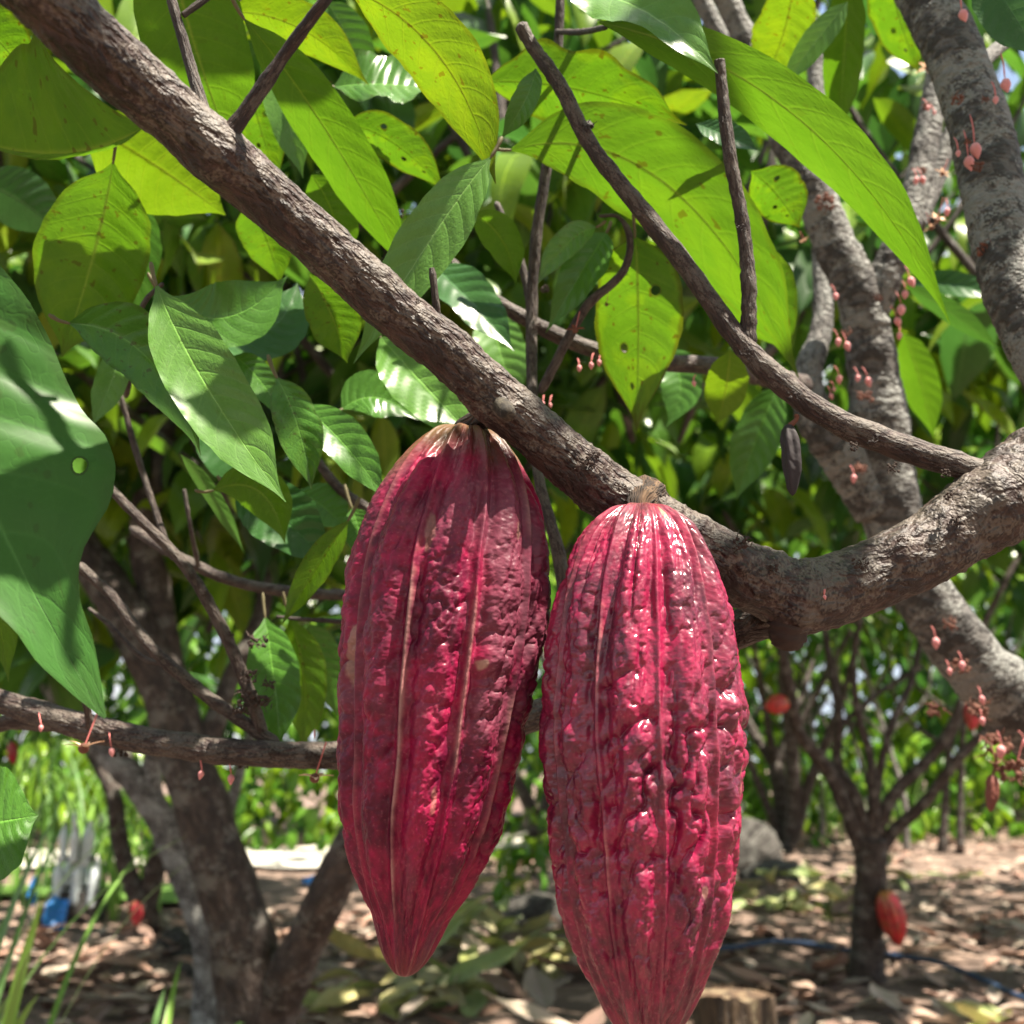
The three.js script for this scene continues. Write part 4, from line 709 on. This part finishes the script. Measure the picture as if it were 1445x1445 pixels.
// ================================================================== far pods
const farPodMats = [[2.3, 3.4, 0.7], [1.8, 2.4, 0.8]].map((c, i) => new THREE.MeshPhysicalMaterial({ map: podTex(21 + i, 0.1, { dull: 0.5, line: 0.0016, cork: [0.22, 0.06, 0.05], neck: 0.5, point: 1, scars: [[0.9, 0.8, 0.2, 0.2, 0.5]] }, 256), color: new THREE.Color().setRGB(...c), roughness: 0.5, clearcoat: 0.25 }));
function farPod(label, x0, y0, x1, y1, w, d, mi = 0) {
  const a = P(x0, y0, d), b = P(x1, y1, d), g = thing('cacao_pod', label, 'cacao pod', a);
  const prof = [[0, 0], [0.01, 0.3], [0.06, 0.55], [0.2, 0.85], [0.4, 1], [0.6, 0.95], [0.8, 0.66], [0.93, 0.32], [1, 0]].map(([t, r]) => [t, r * w / 2 * d / FPX]);
  const nu = 60, nv = 50, pos = [], uv = [], idx = [], L = a.distanceTo(b), ax = b.clone().sub(a).normalize(), X = V(1, 0, 0).addScaledVector(ax, -ax.x).normalize(), Z = V().crossVectors(X, ax);
  for (let j = 0; j <= nv; j++) for (let i = 0; i <= nu; i++) { const t = j / nv, th = i / nu * 6.28318, R = profAt(prof, t) * (1 + 0.05 * Math.cos(th * 10) + 0.08 * (fbm(Math.cos(th) * 5, Math.sin(th) * 5, t * 9, 3) - 0.5)), q = a.clone().addScaledVector(ax, t * L).addScaledVector(X, Math.sin(th) * R).addScaledVector(Z, Math.cos(th) * R); pos.push(q.x, q.y, q.z); uv.push(i / nu, t); }
  gridIndex(nu, nv, idx); part('husk', geoOf(pos, uv, idx), farPodMats[mi], g);
  part('stalk', limb([[a.clone().addScaledVector(ax, -L * 0.1), 0.008], [a.clone(), 0.007], [a.clone().addScaledVector(ax, L * 0.05), 0.008]], { seg: 8, along: 6 }), M.dark, g);
}
farPod('red cacao pod hanging low on the trunk of the vase shaped tree', 1248, 1256, 1270, 1336, 36, RD - 0.08);
farPod('red cacao pod high on an outer arm of the vase shaped tree', 1113, 990, 1078, 998, 26, RD - 0.12);
farPod('red cacao pod half hidden behind the grey trunk with pink buds', 1372, 985, 1372, 1032, 22, RD - 0.15, 1);
farPod('dark red cacao pod low among the thin dark stems', 190, 1270, 194, 1308, 17, 4.0, 1);
farPod('tiny red cacao pod hanging beside the slender pale grey trunk', 292, 1258, 292, 1276, 8, 3.2, 1);
farPod('dull red cacao pod in shade behind the big dark leaf', 16, 1046, 20, 1080, 14, 2.7, 1);

// ================================================================== ground things
const litterMats = [[0.34, 0.20, 0.15], [0.46, 0.31, 0.25], [0.20, 0.12, 0.095], [0.52, 0.41, 0.34], [0.42, 0.24, 0.185], [0.28, 0.225, 0.19]].map((c) => { const m = new THREE.MeshPhysicalMaterial({ color: new THREE.Color().setRGB(...c.map((x) => x * 1.6)), map: LT[0], bumpMap: leafBump, bumpScale: 0.001, roughness: 0.9, side: THREE.DoubleSide, transmission: 0.12, thickness: 0 }); return m; });
const freshMats = [[0.38, 0.44, 0.12], [0.54, 0.50, 0.20], [0.28, 0.38, 0.12], [0.46, 0.44, 0.26]].map((c) => new THREE.MeshPhysicalMaterial({ color: new THREE.Color().setRGB(...c.map((x) => x * 1.4)), map: LT[1], bumpMap: leafBump, bumpScale: 0.001, roughness: 0.85, side: THREE.DoubleSide, transmission: 0.25, thickness: 0, clearcoat: 0.3, clearcoatRoughness: 0.4 }));
const DRY = [plainLeaf(11, 0.7, 0.45, 8, 4), plainLeaf(12, 1.0, -0.3, 8, 4), plainLeaf(13, -0.5, 0.35, 8, 4), plainLeaf(14, 0.3, 0.4, 8, 4)];
function drop(x, z, L, r, mat, lift = 0, tilt = 0.16) {
  const m = new THREE.Mesh(DRY[Math.floor(r() * 4)], mat); m.castShadow = m.receiveShadow = true;
  m.rotation.set((r() - 0.5) * 2 * tilt, r() * 6.28, (r() - 0.5) * 2 * tilt, 'YXZ'); m.scale.setScalar(L); m.position.set(x, groundY(x, z) + 0.02 + lift, z); return m;
}
{
  const r = rngOf(401), all = [];
  for (let i = 0; i < 5200; i++) { const z = -2.0 - Math.pow(r(), 1.5) * 9, x = (r() * 2 - 1) * (1.3 + -z * 0.62); const [px, py] = pixelOf(V(x, 0, z)); if (px > 430 && px < 1000 && py > 1375 && r() < 0.65) continue; if (z < -5.2 && px < 700) continue; all.push([x, z, 0.08 + r() * r() * 0.2, Math.floor(r() * 6), r()]); }
  const lab = 'dry pinkish brown fallen leaf lying on the soil', near = all.filter(([x, z]) => { const [px, py] = pixelOf(V(x, 0, z)); return px > 0 && px < N && py < 1460; }).sort((a, b) => b[1] - a[1]);
  near.slice(0, 230).forEach(([x, z, L, k]) => { const m = drop(x, z, L * 1.3, r, litterMats[k], r() * 0.015); m.name = numbered('fallen_leaf'); scene.add(tag(m, lab, 'dry leaf', 'dry leaves on the soil')); });
  const rest = near.slice(230).concat(all.filter((a) => !near.includes(a)));
  const g = thing('leaf_litter', 'carpet of dead brown leaves under the trees', 'leaf litter', V(0, 0, -4)); g.userData.kind = 'stuff';
  for (let k = 0; k < 6; k++) { const l = rest.filter((a) => a[3] === k), im = new THREE.InstancedMesh(DRY[k % 4], litterMats[k], l.length); l.forEach(([x, z, L], i) => { const m = drop(x, z, L, r, litterMats[0], r() * 0.015); m.position.z += 4; m.updateMatrix(); im.setMatrixAt(i, m.matrix); }); im.name = 'leaves'; im.userData.kind = 'stuff'; im.castShadow = im.receiveShadow = true; g.add(im); }
}
// rocks
const rockMat = new THREE.MeshStandardMaterial({ map: greyBark[0], color: new THREE.Color().setRGB(0.75, 0.72, 0.7), bumpMap: greyBark[1], bumpScale: 0.01, roughness: 0.9 });
function rock(label, px, py, w, h, seed) {
  const c = G(px, py), d = c.clone().sub(EYE).dot(AF), W = w * d / FPX / 2, H = h * d / FPX, g = new THREE.IcosahedronGeometry(1, 5), p = g.attributes.position, uv = [];
  for (let i = 0; i < p.count; i++) { const x = p.getX(i), y = p.getY(i), z = p.getZ(i), k = 0.72 + 0.55 * fbm(x * 1.4 + seed, y * 1.4, z * 1.4, 3) + 0.12 * (fbm(x * 6, y * 6, z * 6 + seed, 3) - 0.5); p.setXYZ(i, x * k * W, Math.max(-0.3, y * k) * H, z * k * W * 0.8); uv.push((x + z) * 1.2, (y + z * 0.5) * 1.2); }
  g.setAttribute('uv', new THREE.Float32BufferAttribute(uv, 2)); g.computeVertexNormals();
  const m = part('rock', g, rockMat, scene); m.position.copy(c).setY(groundY(c.x, c.z) + H * 0.05); tag(m, label, 'rock');
}
rock('large grey boulder beside the dark upright tree', 1052, 1232, 110, 70, 3);
rock('low dark grey rock in front of the large boulder', 1100, 1250, 120, 36, 6);
rock('flat grey rock slab behind the heap of wilted leaves', 770, 1302, 130, 40, 9);
rock('pale rounded stone at the foot of the thin dark stems', 243, 1338, 62, 34, 12);
rock('small tan stone beside the pale rounded one', 262, 1368, 30, 18, 15);
// heaps of wilted yellow green leaves
function heap(cx, cy, rx, n, lab, seed, size = 0.17, up = 0.12) {
  const r = rngOf(seed), c = G(cx, cy);
  for (let i = 0; i < n; i++) { const a = r() * 6.28, q = Math.sqrt(r()), x = c.x + Math.cos(a) * q * rx, z = c.z + Math.sin(a) * q * rx * 0.6, m = drop(x, z, size * (0.6 + 0.7 * r()), r, freshMats[Math.floor(r() * 4)], (1 - q) * up * r() + 0.02, 0.5); m.name = numbered('wilted_leaf'); scene.add(tag(m, lab, 'wilted leaf', lab.replace('leaf in', 'leaves in'))); }
}
heap(560, 1402, 0.28, 34, 'wilted yellow green leaf in the heap by the brown forked trunk', 501, 0.22, 0.16);
heap(700, 1352, 0.34, 46, 'wilted green leaf in the heap against the flat rock slab', 503, 0.23, 0.3);
heap(1095, 1292, 0.36, 40, 'wilted yellow leaf in the heap below the low dark rock', 507, 0.22, 0.18);
heap(1290, 1245, 0.40, 26, 'wilted green leaf in the heap beyond the low hanging red pod', 509, 0.2, 0.15);
heap(1435, 1180, 0.5, 18, 'wilted pale leaf in the heap at the orchard edge', 511, 0.24, 0.15);
heap(1420, 1452, 0.14, 10, 'wilted bright green leaf in the heap beside the blue hose', 513, 0.14, 0.05);
// weathered cut stump
{
  const c = P(1035, 1400, 1.9), r = 0.072, top = c.y, h = top + 0.06, g = thing('tree_stump', 'weathered grey cut stump under the glossy pod', 'stump', V(c.x, 0, c.z));
  const pos = [], uv = [], idx = [], nu = 60, nv = 14;
  for (let j = 0; j <= nv; j++) for (let i = 0; i <= nu; i++) { const a = i / nu * 6.28318, t = j / nv, R = r * (1.12 - 0.12 * t + 0.12 * (fbm(Math.cos(a) * 4, Math.sin(a) * 4, 2 + t * 0.6, 3) - 0.5)); pos.push(Math.cos(a) * R + c.x, -0.06 + t * h + (j === nv ? 0.012 * (noise(i * 0.7, 3) - 0.5) : 0), Math.sin(a) * R + c.z); uv.push(i / nu * 3, t * 0.6); }
  gridIndex(nu, nv, idx, 0, true); part('bark', geoOf(pos, uv, idx), barkMat(darkBark, { bumpScale: 0.01, color: new THREE.Color().setRGB(1.5, 1.35, 0.9) }), g);
  const cap = new THREE.CircleGeometry(r * 0.99, 40).rotateX(-Math.PI / 2); cap.translate(c.x, top - 0.006, c.z); part('cut_face', cap, new THREE.MeshStandardMaterial({ map: darkBark[0], color: new THREE.Color().setRGB(1.9, 1.6, 1.1), roughness: 0.95 }), g);
}
// blue hose
{
  const hp = [[940, 1334], [1010, 1346], [1100, 1342], [1200, 1350], [1270, 1356], [1330, 1368], [1380, 1382], [1445, 1402], [1540, 1425]].map(([x, y]) => { const q = G(x, y); q.y = groundY(q.x, q.z) + 0.035; return q; });
  const m = part('garden_hose', new THREE.TubeGeometry(new THREE.CatmullRomCurve3(hp), 160, 0.0085, 10), new THREE.MeshPhysicalMaterial({ color: new THREE.Color().setRGB(0.02, 0.045, 0.10), roughness: 0.55 }), scene); tag(m, 'thin blue hose snaking over the dead leaves', 'hose');
}
// blade grass, left
function bladeClump(name, label, base, n, L, spread, seed, cols, lean = 0.6) {
  const r = rngOf(seed), g = thing(name, label, 'grass', V(base.x, groundY(base.x, base.z), base.z));
  for (let i = 0; i < n; i++) {
    const a = r() * 6.28, l = L * (0.6 + 0.6 * r()), b = base.clone().add(V((r() - 0.5) * spread, 0, (r() - 0.5) * spread)), out = V(Math.cos(a), 0, Math.sin(a)), side = V(-out.z, 0, out.x), pos = [], uv = [], idx = [], k = 12, ln = lean * (0.4 + r()), w = 0.005 + r() * 0.006;
    for (let j = 0; j <= k; j++) { const t = j / k, p = b.clone().addScaledVector(out, l * ln * t * t).add(V(0, groundY(b.x, b.z) + l * (t - 0.42 * ln * t * t * t), 0)), h = w * Math.pow(Math.sin(Math.PI * (0.15 + 0.85 * t)), 0.7); for (const s of [-1, 0, 1]) { const q = p.clone().addScaledVector(side, s * h).add(V(0, Math.abs(s) * h * 0.5, 0)); pos.push(q.x, q.y, q.z); uv.push(0.5 + s * 0.3, t); } }
    gridIndex(2, k, idx); part('blade', geoOf(pos, uv, idx), cols[i % cols.length], g);
  }
}
const bladeMats = [[0.16, 0.34, 0.03], [0.22, 0.42, 0.04], [0.11, 0.25, 0.05]].map((c) => new THREE.MeshPhysicalMaterial({ color: new THREE.Color().setRGB(...c), roughness: 0.95, transmission: 0.4, thickness: 0, clearcoat: 0.5, clearcoatRoughness: 0.4, side: THREE.DoubleSide }));
bladeClump('grass_clump', 'tall bright grass clump in front of the bottles', P(-60, 1560, 1.4).setY(0), 26, 0.56, 0.14, 601, bladeMats, 0.4);
bladeClump('grass_clump', 'low arching grass tuft in front of the brown forked trunk', P(225, 1600, 1.5).setY(0), 12, 0.34, 0.10, 603, bladeMats, 0.7);
bladeClump('grass_clump', 'tall grass clump behind the bottles', G(60, 1275), 70, 1.0, 0.7, 605, bladeMats, 0.4);
bladeClump('grass_clump', 'grass clump between the bottles and the thin dark stems', G(150, 1290), 40, 0.5, 0.4, 607, bladeMats, 0.5);
bladeClump('grass_clump', 'long grass clump behind the vase shaped tree', G(1230, 1195), 60, 0.8, 1.0, 609, bladeMats, 0.4);
bladeClump('grass_clump', 'long grass clump beyond the boulder', G(1350, 1178), 70, 1.1, 1.6, 611, bladeMats, 0.4);
// clear plastic bottles hung in two tiers, blue plastic below
{
  const base = G(107, 1300), D = base.clone().sub(EYE).dot(AF), plastic = new THREE.MeshPhysicalMaterial({ color: new THREE.Color().setRGB(0.82, 0.90, 0.92), roughness: 0.25, transmission: 0.15, thickness: 0, clearcoat: 1, clearcoatRoughness: 0.1, side: THREE.DoubleSide });
  const capM = new THREE.MeshStandardMaterial({ color: new THREE.Color().setRGB(0.75, 0.78, 0.8), roughness: 0.5 }), pf = [[0.001, 0], [0.2, 0.01], [0.27, 0.05], [0.28, 0.2], [0.25, 0.24], [0.28, 0.28], [0.25, 0.33], [0.28, 0.38], [0.28, 0.64], [0.24, 0.78], [0.14, 0.88], [0.1, 0.94]].map(([x, y]) => new THREE.Vector2(x * 0.40, y));
  const bg = new THREE.LatheGeometry(pf, 20), cg = new THREE.CylinderGeometry(0.045, 0.045, 0.08, 16).translate(0, 0.97, 0);
  const spots = [[83, 1250, 64, 0.05], [95, 1246, 66, 0.02], [107, 1248, 62, -0.03], [119, 1246, 64, 0.02], [131, 1250, 66, -0.04], [91, 1192, 54, 0.06], [105, 1192, 54, 0], [121, 1194, 60, -0.07], [105, 1160, 28, 0.02]];
  const names = ['at the outer end of the lower tier beside the blue plastic sheet', 'second in the lower tier from the blue plastic sheet', 'in the middle of the lower tier', 'fourth in the lower tier from the blue plastic sheet', 'at the end of the lower tier beside the thin dark stems', 'in the upper tier nearest the blue plastic', 'in the middle of the upper tier', 'in the upper tier beside the thin dark stems', 'crowning the two tiers'];
  spots.forEach(([x, y, L, lean], i) => { const p = P(x, y, D + (i % 2) * 0.04 - 0.02), s = L * D / FPX, g = thing('plastic_bottle', 'clear plastic bottle ' + names[i], 'bottle', p.clone().setY(p.y - s * 0.45), 'plastic bottles in tiers'); const b = new THREE.Mesh(bg, plastic); b.name = 'body'; const c = new THREE.Mesh(cg, capM); c.name = 'cap'; for (const m of [b, c]) { m.scale.set(s * (i === 7 ? 1.4 : 1), s, s); m.castShadow = m.receiveShadow = true; g.add(m); } g.rotation.z = lean; });
  const st = thing('bottle_stand', 'grey wooden stand that holds the plastic bottles', 'stand', V(base.x, groundY(base.x, base.z), base.z));
  part('post', rod(V(base.x, -0.05, base.z), P(108, 1168, D), 0.018, 0.014, 10), M.grey, st);
  for (const y of [1212, 1252, 1285]) part('crossbar', rod(P(82, y, D), P(134, y, D), 0.008, 0.008, 8), M.grey, st);
  part('plinth', new THREE.BoxGeometry(0.21, 0.14, 0.14, 1, 1, 1).translate(base.x, groundY(base.x, base.z) + 0.05, base.z), rockMat, st);
  const blue = new THREE.MeshPhysicalMaterial({ color: new THREE.Color().setRGB(0.03, 0.27, 0.75), roughness: 0.4, side: THREE.DoubleSide, transmission: 0.2, thickness: 0 });
  const sheet = (label, x, y, w, h, d, seed) => { const c = P(x, y, d), g = new THREE.PlaneGeometry(w * d / FPX, h * d / FPX, 14, 14), p = g.attributes.position; for (let i = 0; i < p.count; i++) { const k = fbm(p.getX(i) * 14 + seed, p.getY(i) * 14, 1, 3) - 0.5; p.setXYZ(i, p.getX(i) * (1 + k * 0.6), p.getY(i) * (1 + 0.5 * (noise(p.getX(i) * 22, seed) - 0.5)), k * 0.16); } g.computeVertexNormals(); const m = part('plastic_sheet', g, blue, scene); m.position.copy(c); m.rotation.x = -0.3; tag(m, label, 'plastic sheet'); };
  sheet('crumpled blue plastic sheet at the foot of the bottles', 80, 1300, 26, 60, D - 0.12, 3); sheet('crumpled blue plastic strip lying below the bottles', 84, 1334, 44, 14, D - 0.4, 5); sheet('small scrap of blue plastic beside the tall grass', 50, 1258, 9, 34, D, 8); sheet('blue plastic scrap by the pale path behind the brown forked trunk', 438, 1246, 32, 18, 6.2, 11);
}
renderer.render(scene, camera);
